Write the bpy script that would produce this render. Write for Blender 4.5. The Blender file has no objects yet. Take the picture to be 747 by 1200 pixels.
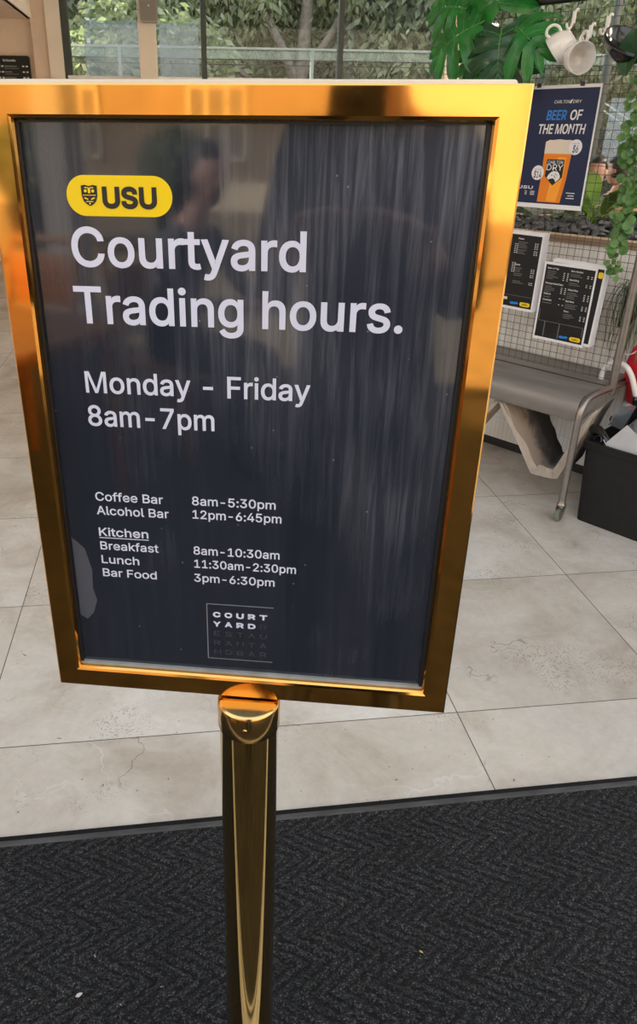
import bpy, bmesh, math, random
from mathutils import Vector, Matrix, Euler
from mathutils.geometry import tessellate_polygon
random.seed(7)
SC = bpy.context.scene
COL = SC.collection
PI = math.pi

# ------------------------------------------------------------------ camera
RM = ((0.99997186, 0.00320600, 0.00678310), (0.00750259, -0.42730750, -0.90407523), (0.0, 0.90410067, -0.42731953))
CAM_H = 1.3592
cd = bpy.data.cameras.new('camera')
cam = bpy.data.objects.new('camera', cd)
COL.objects.link(cam)
mw = Matrix(((RM[0][0], -RM[1][0], -RM[2][0], 0), (RM[0][1], -RM[1][1], -RM[2][1], 0),
             (RM[0][2], -RM[1][2], -RM[2][2], CAM_H), (0, 0, 0, 1)))
cam.matrix_world = mw
cd.sensor_fit = 'AUTO'
cd.sensor_width = 36.0
cd.lens = 868.127 / 1200.0 * 36.0
cd.shift_x = (373.5 - 309.166) / 1200.0
cd.shift_y = -(600.0 - 563.0) / 1200.0
cd.clip_start = 0.02
cd.clip_end = 200
SC.camera = cam

# ------------------------------------------------------------------ sky, sun, exposure
wd = bpy.data.worlds.new('sky')
SC.world = wd
wd.use_nodes = True
nt = wd.node_tree
nt.nodes.clear()
o_ = nt.nodes.new('ShaderNodeOutputWorld')
b_ = nt.nodes.new('ShaderNodeBackground')
tc = nt.nodes.new('ShaderNodeTexCoord')
sx = nt.nodes.new('ShaderNodeSeparateXYZ')
rp = nt.nodes.new('ShaderNodeValToRGB')
rp.color_ramp.elements[0].position = 0.45
rp.color_ramp.elements[0].color = (0.96, 0.97, 1.0, 1)
rp.color_ramp.elements[1].position = 0.95
rp.color_ramp.elements[1].color = (0.62, 0.78, 1.0, 1)
nt.links.new(tc.outputs['Generated'], sx.inputs[0])
nt.links.new(sx.outputs['Z'], rp.inputs[0])
nt.links.new(rp.outputs[0], b_.inputs['Color'])
b_.inputs['Strength'].default_value = 1.0
nt.links.new(b_.outputs[0], o_.inputs[0])

sd = bpy.data.lights.new('sun', 'SUN')
sd.energy = 6.2
sd.angle = math.radians(1.0)
sd.color = (1.0, 0.93, 0.82)
sun = bpy.data.objects.new('sun', sd)
COL.objects.link(sun)
SUN_DIR = Vector((-0.66, 0.62, 0.62)).normalized()
sun.rotation_euler = SUN_DIR.to_track_quat('Z', 'Y').to_euler()
sun.location = (-6, 6, 9)

SC.view_settings.view_transform = 'Standard'
SC.view_settings.look = 'None'
SC.view_settings.gamma = 1.0
SC.view_settings.use_curve_mapping = False
SC.view_settings.exposure = 1.15

# ------------------------------------------------------------------ materials
MATS = {}
def nodes_of(name):
    m = bpy.data.materials.new(name)
    m.use_nodes = True
    t = m.node_tree
    p = t.nodes['Principled BSDF']
    return m, t, p
def N(t, kind, **k):
    n = t.nodes.new('ShaderNode' + kind)
    for a, v in k.items():
        setattr(n, a, v)
    return n
def val(n, **k):
    for a, v in k.items():
        n.inputs[a.replace('_', ' ')].default_value = v
    return n
def mix(t, fac, a, b, blend='MIX'):
    n = N(t, 'Mix', data_type='RGBA', blend_type=blend)
    for i, s in ((0, fac), (6, a), (7, b)):
        if hasattr(s, 'is_linked'):
            t.links.new(s, n.inputs[i])
        elif i == 0:
            n.inputs[0].default_value = s
        else:
            n.inputs[i].default_value = (*s, 1) if len(s) == 3 else s
    return n.outputs[2]
def ramp(t, src, stops):
    r = N(t, 'ValToRGB')
    cr = r.color_ramp
    while len(cr.elements) < len(stops):
        cr.elements.new(0.5)
    for e, (p, c) in zip(cr.elements, stops):
        e.position = p
        e.color = (c, c, c, 1) if isinstance(c, (int, float)) else (*c, 1)
    t.links.new(src, r.inputs[0])
    return r.outputs[0]
def noise(t, co, scale, detail=3, rough=0.55, dist=0.0):
    n = N(t, 'TexNoise')
    n.inputs['Scale'].default_value = scale
    n.inputs['Detail'].default_value = detail
    n.inputs['Roughness'].default_value = rough
    n.inputs['Distortion'].default_value = dist
    if co is not None:
        t.links.new(co, n.inputs['Vector'])
    return n.outputs['Fac']
def objco(t, scale=(1, 1, 1), loc=(0, 0, 0), rot=(0, 0, 0)):
    c = N(t, 'TexCoord')
    m = N(t, 'Mapping')
    m.inputs['Scale'].default_value = scale
    m.inputs['Location'].default_value = loc
    m.inputs['Rotation'].default_value = rot
    t.links.new(c.outputs['Object'], m.inputs['Vector'])
    return m.outputs['Vector']
def math_(t, op, a, b=0.0, c=0.0):
    n = N(t, 'Math', operation=op)
    for i, s in enumerate((a, b, c)):
        if hasattr(s, 'is_linked'):
            t.links.new(s, n.inputs[i])
        else:
            n.inputs[i].default_value = s
    return n.outputs[0]
def bump(t, h, p, strength=0.3, dist=0.002):
    b = N(t, 'Bump')
    b.inputs['Strength'].default_value = strength
    b.inputs['Distance'].default_value = dist
    t.links.new(h, b.inputs['Height'])
    t.links.new(b.outputs[0], p.inputs['Normal'])

def simple(name, col, rough=0.5, metal=0.0, var=0.12, scale=20, bumpy=0.0, spec=0.5, coat=0.0, stretch=(1, 1, 1), trans=0.0, alpha=1.0):
    """base colour with a little procedural wear"""
    if name in MATS:
        return MATS[name]
    m, t, p = nodes_of(name)
    f = noise(t, objco(t, stretch), scale, 4)
    lo = tuple(max(0, c * (1 - var)) for c in col)
    hi = tuple(min(1, c * (1 + var)) for c in col)
    t.links.new(ramp(t, f, [(0.3, lo), (0.7, hi)]), p.inputs['Base Color'])
    t.links.new(ramp(t, f, [(0.3, min(1, rough * 1.12)), (0.7, rough * 0.9)]), p.inputs['Roughness'])
    p.inputs['Metallic'].default_value = metal
    p.inputs['Specular IOR Level'].default_value = spec
    p.inputs['Coat Weight'].default_value = coat
    p.inputs['Coat Roughness'].default_value = 0.05
    p.inputs['Transmission Weight'].default_value = trans
    p.inputs['Alpha'].default_value = alpha
    if bumpy:
        bump(t, f, p, bumpy, 0.002)
    MATS[name] = m
    return m

def mat_floor():
    m, t, p = nodes_of('stone_tile')
    co = objco(t)
    # tile id and edge distance
    sc_ = N(t, 'VectorMath', operation='SCALE')
    t.links.new(co, sc_.inputs[0]); sc_.inputs['Scale'].default_value = 1 / 0.6
    fl_ = N(t, 'VectorMath', operation='FLOOR'); t.links.new(sc_.outputs[0], fl_.inputs[0])
    fr_ = N(t, 'VectorMath', operation='FRACTION'); t.links.new(sc_.outputs[0], fr_.inputs[0])
    wn = N(t, 'TexWhiteNoise', noise_dimensions='3D'); t.links.new(fl_.outputs[0], wn.inputs['Vector'])
    # each tile shows another piece of stone
    off = N(t, 'VectorMath', operation='SCALE'); t.links.new(wn.outputs['Color'], off.inputs[0]); off.inputs['Scale'].default_value = 17.0
    ad = N(t, 'VectorMath', operation='ADD'); t.links.new(co, ad.inputs[0]); t.links.new(off.outputs[0], ad.inputs[1])
    v = ad.outputs[0]
    cloud = noise(t, v, 3.2, 6, 0.62, 0.6)
    base = ramp(t, cloud, [(0.30, (0.385, 0.335, 0.280)), (0.50, (0.520, 0.485, 0.432)), (0.72, (0.605, 0.585, 0.542))])
    tint = ramp(t, wn.outputs['Value'], [(0.0, (0.88, 0.85, 0.81)), (0.45, (0.97, 0.96, 0.94)), (1.0, (1.05, 1.06, 1.06))])
    base = mix(t, 1.0, base, tint, 'MULTIPLY')
    fine = noise(t, v, 42, 5, 0.7)
    base = mix(t, 1.0, base, ramp(t, fine, [(0.3, 0.92), (0.7, 1.05)]), 'MULTIPLY')
    # pale veins and dark hairline cracks
    dv = N(t, 'VectorMath', operation='ADD')
    nz = N(t, 'TexNoise'); nz.inputs['Scale'].default_value = 6; nz.inputs['Detail'].default_value = 4; t.links.new(v, nz.inputs['Vector'])
    sz = N(t, 'VectorMath', operation='SCALE'); t.links.new(nz.outputs['Color'], sz.inputs[0]); sz.inputs['Scale'].default_value = 0.22
    t.links.new(v, dv.inputs[0]); t.links.new(sz.outputs[0], dv.inputs[1])
    def cracks(scale, w):
        vo = N(t, 'TexVoronoi', feature='DISTANCE_TO_EDGE'); vo.inputs['Scale'].default_value = scale
        t.links.new(dv.outputs[0], vo.inputs['Vector'])
        return math_(t, 'LESS_THAN', vo.outputs['Distance'], w)
    gate = noise(t, v, 2.6, 2)
    vein = math_(t, 'MULTIPLY', cracks(3.1, 0.007), ramp(t, gate, [(0.52, 0.0), (0.66, 0.28)]))
    base = mix(t, vein, base, (0.66, 0.63, 0.58))
    crk = math_(t, 'MULTIPLY', cracks(4.3, 0.0045), ramp(t, noise(t, v, 3.4, 2), [(0.60, 0.0), (0.66, 0.7)]))
    base = mix(t, crk, base, (0.16, 0.13, 0.10))
    # pitted patches: little dark holes gathered in clouds, and a few loose ones
    vo = N(t, 'TexVoronoi'); vo.inputs['Scale'].default_value = 130; t.links.new(dv.outputs[0], vo.inputs['Vector'])
    hole = math_(t, 'LESS_THAN', vo.outputs['Distance'], 0.33)
    patch = ramp(t, noise(t, v, 3.0, 3, 0.5), [(0.57, 0.0), (0.64, 0.6)])
    base = mix(t, math_(t, 'MULTIPLY', hole, patch), base, (0.19, 0.16, 0.13))
    vo2 = N(t, 'TexVoronoi'); vo2.inputs['Scale'].default_value = 26; t.links.new(dv.outputs[0], vo2.inputs['Vector'])
    base = mix(t, math_(t, 'MULTIPLY', math_(t, 'LESS_THAN', vo2.outputs['Distance'], 0.055), 0.8), base, (0.10, 0.085, 0.07))
    # grout
    s2 = N(t, 'SeparateXYZ'); t.links.new(fr_.outputs[0], s2.inputs[0])
    ex = math_(t, 'MINIMUM', s2.outputs['X'], math_(t, 'SUBTRACT', 1.0, s2.outputs['X']))
    ey = math_(t, 'MINIMUM', s2.outputs['Y'], math_(t, 'SUBTRACT', 1.0, s2.outputs['Y']))
    e = math_(t, 'MINIMUM', ex, ey)
    g = math_(t, 'LESS_THAN', e, 0.0022)
    base = mix(t, g, base, (0.075, 0.062, 0.052))
    t.links.new(base, p.inputs['Base Color'])
    t.links.new(ramp(t, cloud, [(0.3, 0.52), (0.7, 0.38)]), p.inputs['Roughness'])
    p.inputs['Specular IOR Level'].default_value = 0.35
    hh = mix(t, g, ramp(t, fine, [(0, 0.9), (1, 1.0)]), (0, 0, 0))
    bump(t, hh, p, 0.25, 0.002)
    return m

def mat_carpet():
    m, t, p = nodes_of('chevron_carpet')
    co = objco(t)
    wob = N(t, 'TexNoise'); wob.inputs['Scale'].default_value = 70; wob.inputs['Detail'].default_value = 3
    t.links.new(co, wob.inputs['Vector'])
    w = N(t, 'VectorMath', operation='SCALE'); w.inputs['Scale'].default_value = 0.022
    t.links.new(wob.outputs['Color'], w.inputs[0])
    a = N(t, 'VectorMath', operation='ADD'); t.links.new(co, a.inputs[0]); t.links.new(w.outputs[0], a.inputs[1])
    s = N(t, 'SeparateXYZ'); t.links.new(a.outputs[0], s.inputs[0])
    zig = math_(t, 'PINGPONG', s.outputs['Y'], 0.054)
    ph = math_(t, 'ADD', math_(t, 'MULTIPLY', s.outputs['X'], 2 * PI / 0.0345), math_(t, 'MULTIPLY', zig, 2 * PI / 0.0345 * 1.65))
    rib = math_(t, 'MULTIPLY_ADD', math_(t, 'SINE', ph), 0.5, 0.5)
    tuft = noise(t, co, 330, 3, 0.7)
    tuft2 = noise(t, co, 150, 2, 0.5)
    soil = noise(t, co, 5, 3)
    h = math_(t, 'ADD', math_(t, 'MULTIPLY', rib, 0.62), math_(t, 'MULTIPLY', tuft, 0.75))
    col = ramp(t, tuft, [(0.34, (0.003, 0.003, 0.0035)), (0.53, (0.0155, 0.0155, 0.016)), (0.72, (0.135, 0.135, 0.138))])
    col = mix(t, 1.0, col, ramp(t, rib, [(0.02, 0.30), (0.50, 1.0)]), 'MULTIPLY')
    col = mix(t, 1.0, col, ramp(t, tuft2, [(0.32, 0.35), (0.68, 1.45)]), 'MULTIPLY')
    col = mix(t, 1.0, col, ramp(t, soil, [(0.3, 0.85), (0.7, 1.12)]), 'MULTIPLY')
    lint = N(t, 'TexVoronoi'); lint.inputs['Scale'].default_value = 24; t.links.new(a.outputs[0], lint.inputs['Vector'])
    col = mix(t, math_(t, 'MULTIPLY', math_(t, 'LESS_THAN', lint.outputs['Distance'], 0.035), 0.7), col, (0.34, 0.31, 0.28))
    t.links.new(col, p.inputs['Base Color'])
    p.inputs['Roughness'].default_value = 0.95
    p.inputs['Specular IOR Level'].default_value = 0.12
    p.inputs['Sheen Weight'].default_value = 0.05
    bump(t, h, p, 0.85, 0.008)
    return m

def mat_brass(name, col, rough, scratch=0.03):
    m, t, p = nodes_of(name)
    p.inputs['Metallic'].default_value = 1.0
    f = noise(t, objco(t), 9, 4, 0.6)
    f2 = noise(t, objco(t), 120, 4, 0.7)
    t.links.new(ramp(t, f, [(0.25, tuple(c * 0.86 for c in col)), (0.7, col)]), p.inputs['Base Color'])
    r = math_(t, 'ADD', ramp(t, f, [(0.3, rough * 0.6), (0.75, rough * 1.6)]), math_(t, 'MULTIPLY', ramp(t, f2, [(0.55, 0.0), (0.75, 1.0)]), scratch))
    t.links.new(r, p.inputs['Roughness'])
    return m

def mat_print(name, col, smear_haze=0.0):
    """printed sheet under a glossy clear cover; smear = dusty streaks on the cover plus haze painted for reflected light"""
    m, t, p = nodes_of(name)
    base = tuple(col)
    f = noise(t, objco(t), 6, 3)
    c = ramp(t, f, [(0.3, tuple(x * 0.94 for x in base)), (0.7, tuple(min(1, x * 1.04) for x in base))])
    p.inputs['Roughness'].default_value = 0.12 if smear_haze else 0.2
    p.inputs['Specular IOR Level'].default_value = 0.9 if smear_haze else 0.4
    if smear_haze:
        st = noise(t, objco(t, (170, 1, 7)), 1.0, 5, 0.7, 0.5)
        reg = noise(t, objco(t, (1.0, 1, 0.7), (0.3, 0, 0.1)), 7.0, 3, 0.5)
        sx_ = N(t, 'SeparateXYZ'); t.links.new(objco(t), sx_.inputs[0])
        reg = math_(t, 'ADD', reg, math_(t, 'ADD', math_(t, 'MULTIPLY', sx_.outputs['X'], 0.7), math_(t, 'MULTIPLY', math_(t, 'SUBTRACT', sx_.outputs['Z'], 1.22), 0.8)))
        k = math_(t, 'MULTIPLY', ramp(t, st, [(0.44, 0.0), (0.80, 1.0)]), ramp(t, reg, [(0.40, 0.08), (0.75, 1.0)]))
        k = math_(t, 'ADD', k, math_(t, 'MULTIPLY', ramp(t, reg, [(0.40, 0.0), (0.85, 1.0)]), 0.30))  # even pale haze stands in for reflected light, stronger toward top right
        c = mix(t, math_(t, 'MULTIPLY', k, smear_haze), c, (0.42, 0.43, 0.49))
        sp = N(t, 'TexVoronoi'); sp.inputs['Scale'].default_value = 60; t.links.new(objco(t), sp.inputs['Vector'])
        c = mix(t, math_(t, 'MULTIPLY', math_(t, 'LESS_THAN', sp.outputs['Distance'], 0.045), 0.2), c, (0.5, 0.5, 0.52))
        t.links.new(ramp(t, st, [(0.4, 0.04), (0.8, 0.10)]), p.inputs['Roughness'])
    t.links.new(c, p.inputs['Base Color'])
    return m

def mat_tiles():
    m, t, p = nodes_of('stacked_finger_tiles')
    br = N(t, 'TexBrick')
    br.offset = 0.0
    br.inputs['Scale'].default_value = 1.0
    br.inputs['Brick Width'].default_value = 0.021
    br.inputs['Row Height'].default_value = 0.148
    br.inputs['Mortar Size'].default_value = 0.0011
    br.inputs['Mortar Smooth'].default_value = 0.2
    br.inputs['Color1'].default_value = (0.66, 0.65, 0.62, 1)
    br.inputs['Color2'].default_value = (0.76, 0.75, 0.72, 1)
    br.inputs['Mortar'].default_value = (0.52, 0.50, 0.47, 1)
    t.links.new(objco(t, rot=(-PI / 2, 0, 0)), br.inputs['Vector'])
    t.links.new(br.outputs['Color'], p.inputs['Base Color'])
    p.inputs['Roughness'].default_value = 0.28
    bump(t, math_(t, 'SUBTRACT', 1.0, br.outputs['Fac']), p, 0.3, 0.002)
    return m

def mat_wood(name, c1, c2, scale=6.0, rough=0.5):
    m, t, p = nodes_of(name)
    f = noise(t, objco(t, (0.12, 1.3, 1.3)), scale * 6, 5, 0.6, 0.8)
    t.links.new(ramp(t, f, [(0.3, c1), (0.7, c2)]), p.inputs['Base Color'])
    p.inputs['Roughness'].default_value = rough
    return m

def mat_leaf(name, c1, c2, rough=0.4, trans=0.25, scale=9, gloss=0.4):
    m, t, p = nodes_of(name)
    f = noise(t, objco(t), scale, 3)
    col = ramp(t, f, [(0.3, c1), (0.7, c2)])
    t.links.new(col, p.inputs['Base Color'])
    p.inputs['Roughness'].default_value = rough
    p.inputs['Specular IOR Level'].default_value = gloss
    if trans:
        tr = N(t, 'BsdfTranslucent')
        t.links.new(mix(t, 1.0, col, (1.0, 1.15, 0.6), 'MULTIPLY'), tr.inputs['Color'])
        mx = N(t, 'MixShader'); mx.inputs[0].default_value = trans
        t.links.new(p.outputs[0], mx.inputs[1]); t.links.new(tr.outputs[0], mx.inputs[2])
        t.links.new(mx.outputs[0], t.nodes['Material Output'].inputs[0])
    return m

def mat_glass(name, tint=(0.93, 0.96, 0.96), rough=0.0, film=0.0, filmcol=(0.6, 0.68, 0.75), refl=1.0):
    m, t, p = nodes_of(name)
    t.nodes.remove(p)
    tr = N(t, 'BsdfTransparent'); tr.inputs[0].default_value = (*tint, 1)
    gl = N(t, 'BsdfGlossy'); gl.inputs['Roughness'].default_value = 0.02 + rough
    fr = N(t, 'Fresnel'); fr.inputs['IOR'].default_value = 1.5
    mx = N(t, 'MixShader')
    t.links.new(math_(t, 'MULTIPLY', fr.outputs[0], refl), mx.inputs[0])
    t.links.new(tr.outputs[0], mx.inputs[1]); t.links.new(gl.outputs[0], mx.inputs[2])
    out = mx.outputs[0]
    if film:
        df = N(t, 'BsdfDiffuse'); df.inputs[0].default_value = (*filmcol, 1)
        tl = N(t, 'BsdfTranslucent'); tl.inputs[0].default_value = (*filmcol, 1)
        dm = N(t, 'MixShader'); dm.inputs[0].default_value = 0.5
        t.links.new(df.outputs[0], dm.inputs[1]); t.links.new(tl.outputs[0], dm.inputs[2])
        m2 = N(t, 'MixShader')
        nf = noise(t, objco(t), 14, 3)
        t.links.new(ramp(t, nf, [(0.3, film * 0.8), (0.7, min(1, film * 1.2))]), m2.inputs[0])
        t.links.new(out, m2.inputs[1]); t.links.new(dm.outputs[0], m2.inputs[2])
        out = m2.outputs[0]
    t.links.new(out, t.nodes['Material Output'].inputs[0])
    return m

# ------------------------------------------------------------------ scene helpers
def obj(name, bm, mat, parent=None, smooth=False, loc=None, rotz=None, kind=None):
    me = bpy.data.meshes.new(name)
    if isinstance(bm, bpy.types.Mesh):
        me = bm
    else:
        bm.to_mesh(me)
        bm.free()
    o = bpy.data.objects.new(name, me)
    COL.objects.link(o)
    for mm in (mat if isinstance(mat, (list, tuple)) else [mat]):
        me.materials.append(mm)
    if smooth:
        for f in me.polygons:
            f.use_smooth = True
        if smooth != 'all':
            try:
                me.set_sharp_from_angle(angle=math.radians(40))
            except Exception:
                pass
    if parent is not None:
        o.parent = parent
    if loc is not None:
        o.location = loc
    if rotz is not None:
        o.rotation_euler = (0, 0, rotz)
    if kind:
        o['kind'] = kind
    return o
def thing(name, label, cat, loc=(0, 0, 0), rotz=0.0, group=None, kind=None):
    o = bpy.data.objects.new(name, None)
    o.empty_display_size = 0.05
    COL.objects.link(o)
    o.location = loc
    o.rotation_euler = (0, 0, rotz)
    return tag(o, label, cat, group, kind)
def tag(o, label, cat, group=None, kind=None):
    o['label'] = label
    o['category'] = cat
    if group:
        o['group'] = group
    if kind:
        o['kind'] = kind
    return o
def dup(root, loc, rot, label, group=None):
    r = root.copy()
    COL.objects.link(r)
    r.location = loc
    r.rotation_euler = rot
    r['label'] = label
    if group:
        r['group'] = group
    for ch in [c for c in bpy.data.objects if c.parent == root]:
        c = ch.copy(); COL.objects.link(c); c.parent = r
        for g in [g for g in bpy.data.objects if g.parent == ch]:
            d = g.copy(); COL.objects.link(d); d.parent = c
    return r
def xf(bm, verts, M):
    for v in verts:
        v.co = M @ v.co
def box(bm, x0, x1, y0, y1, z0, z1, bevel=0.0, M=None, seg=2):
    r = bmesh.ops.create_cube(bm, size=1.0)
    vs = r['verts']
    for v in vs:
        v.co = Vector((x0 + (v.co.x + .5) * (x1 - x0), y0 + (v.co.y + .5) * (y1 - y0), z0 + (v.co.z + .5) * (z1 - z0)))
    if bevel:
        es = list({e for v in vs for e in v.link_edges})
        rr = bmesh.ops.bevel(bm, geom=es, offset=bevel, segments=seg, affect='EDGES', profile=0.5)
        vs = list({v for f in rr['faces'] for v in f.verts} | {v for v in vs if v.is_valid})
    if M is not None:
        xf(bm, vs, M)
    return vs
def frames(path):
    out = []
    up = None
    n = len(path)
    for i in range(n):
        a = path[max(0, i - 1)]; b = path[min(n - 1, i + 1)]
        tdir = (Vector(b) - Vector(a)).normalized()
        if up is None:
            ref = Vector((0, 0, 1)) if abs(tdir.z) < 0.9 else Vector((1, 0, 0))
            up = (ref - tdir * ref.dot(tdir)).normalized()
        else:
            up = (up - tdir * up.dot(tdir)).normalized()
        out.append((Vector(path[i]), tdir, up, tdir.cross(up)))
    return out
def tube(bm, path, r, seg=12, caps=True):
    rs = r if isinstance(r, (list, tuple)) else [r] * len(path)
    rings = []
    for (p, tdir, u, s), rr in zip(frames(path), rs):
        rings.append([bm.verts.new(p + (u * math.cos(2 * PI * k / seg) + s * math.sin(2 * PI * k / seg)) * rr) for k in range(seg)])
    for a, b in zip(rings, rings[1:]):
        for k in range(seg):
            bm.faces.new((a[k], a[(k + 1) % seg], b[(k + 1) % seg], b[k]))
    if caps:
        bm.faces.new(rings[0][::-1]); bm.faces.new(rings[-1])
    return rings
def lathe(bm, prof, seg=32, M=None, cap=True):
    """prof: list of (r, z) from bottom to top, closed at the ends when r == 0"""
    rings = []
    for r, z in prof:
        if r < 1e-6:
            rings.append([bm.verts.new((0, 0, z))])
        else:
            rings.append([bm.verts.new((r * math.cos(2 * PI * k / seg), r * math.sin(2 * PI * k / seg), z)) for k in range(seg)])
    for a, b in zip(rings, rings[1:]):
        for k in range(seg):
            k2 = (k + 1) % seg
            if len(a) == 1 and len(b) == 1:
                continue
            if len(a) == 1:
                bm.faces.new((a[0], b[k2], b[k]))
            elif len(b) == 1:
                bm.faces.new((a[k], a[k2], b[0]))
            else:
                bm.faces.new((a[k], a[k2], b[k2], b[k]))
    vs = [v for r in rings for v in r]
    if M is not None:
        xf(bm, vs, M)
    return vs
def prism(bm, pts, y0, y1, M=None):
    """polygon in x,z extruded from y0 to y1"""
    a = [bm.verts.new((x, y0, z)) for x, z in pts]
    b = [bm.verts.new((x, y1, z)) for x, z in pts]
    n = len(pts)
    bm.faces.new(a)
    bm.faces.new(b[::-1])
    for i in range(n):
        j = (i + 1) % n
        bm.faces.new((a[j], a[i], b[i], b[j]))
    if M is not None:
        xf(bm, a + b, M)
    return a + b
def arc_pts(cx, cz, r, a0, a1, n):
    return [(cx + r * math.cos(a0 + (a1 - a0) * i / n), cz + r * math.sin(a0 + (a1 - a0) * i / n)) for i in range(n + 1)]
def rrect(x0, x1, z0, z1, r, n=6):
    P = []
    for cx, cz, a in ((x1 - r, z0 + r, -PI / 2), (x1 - r, z1 - r, 0), (x0 + r, z1 - r, PI / 2), (x0 + r, z0 + r, PI)):
        P += arc_pts(cx, cz, r, a, a + PI / 2, n)
    return P
def smooth_path(pts, n=6):
    """Catmull-Rom through the points"""
    P = [Vector(p) for p in pts]
    P = [P[0] * 2 - P[1]] + P + [P[-1] * 2 - P[-2]]
    out = []
    for i in range(1, len(P) - 2):
        for k in range(n):
            t = k / n
            a, b, c, d = P[i - 1], P[i], P[i + 1], P[i + 2]
            out.append(0.5 * ((2 * b) + (c - a) * t + (2 * a - 5 * b + 4 * c - d) * t * t + (3 * b - a - 3 * c + d) * t ** 3))
    out.append(P[-2])
    return out

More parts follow.
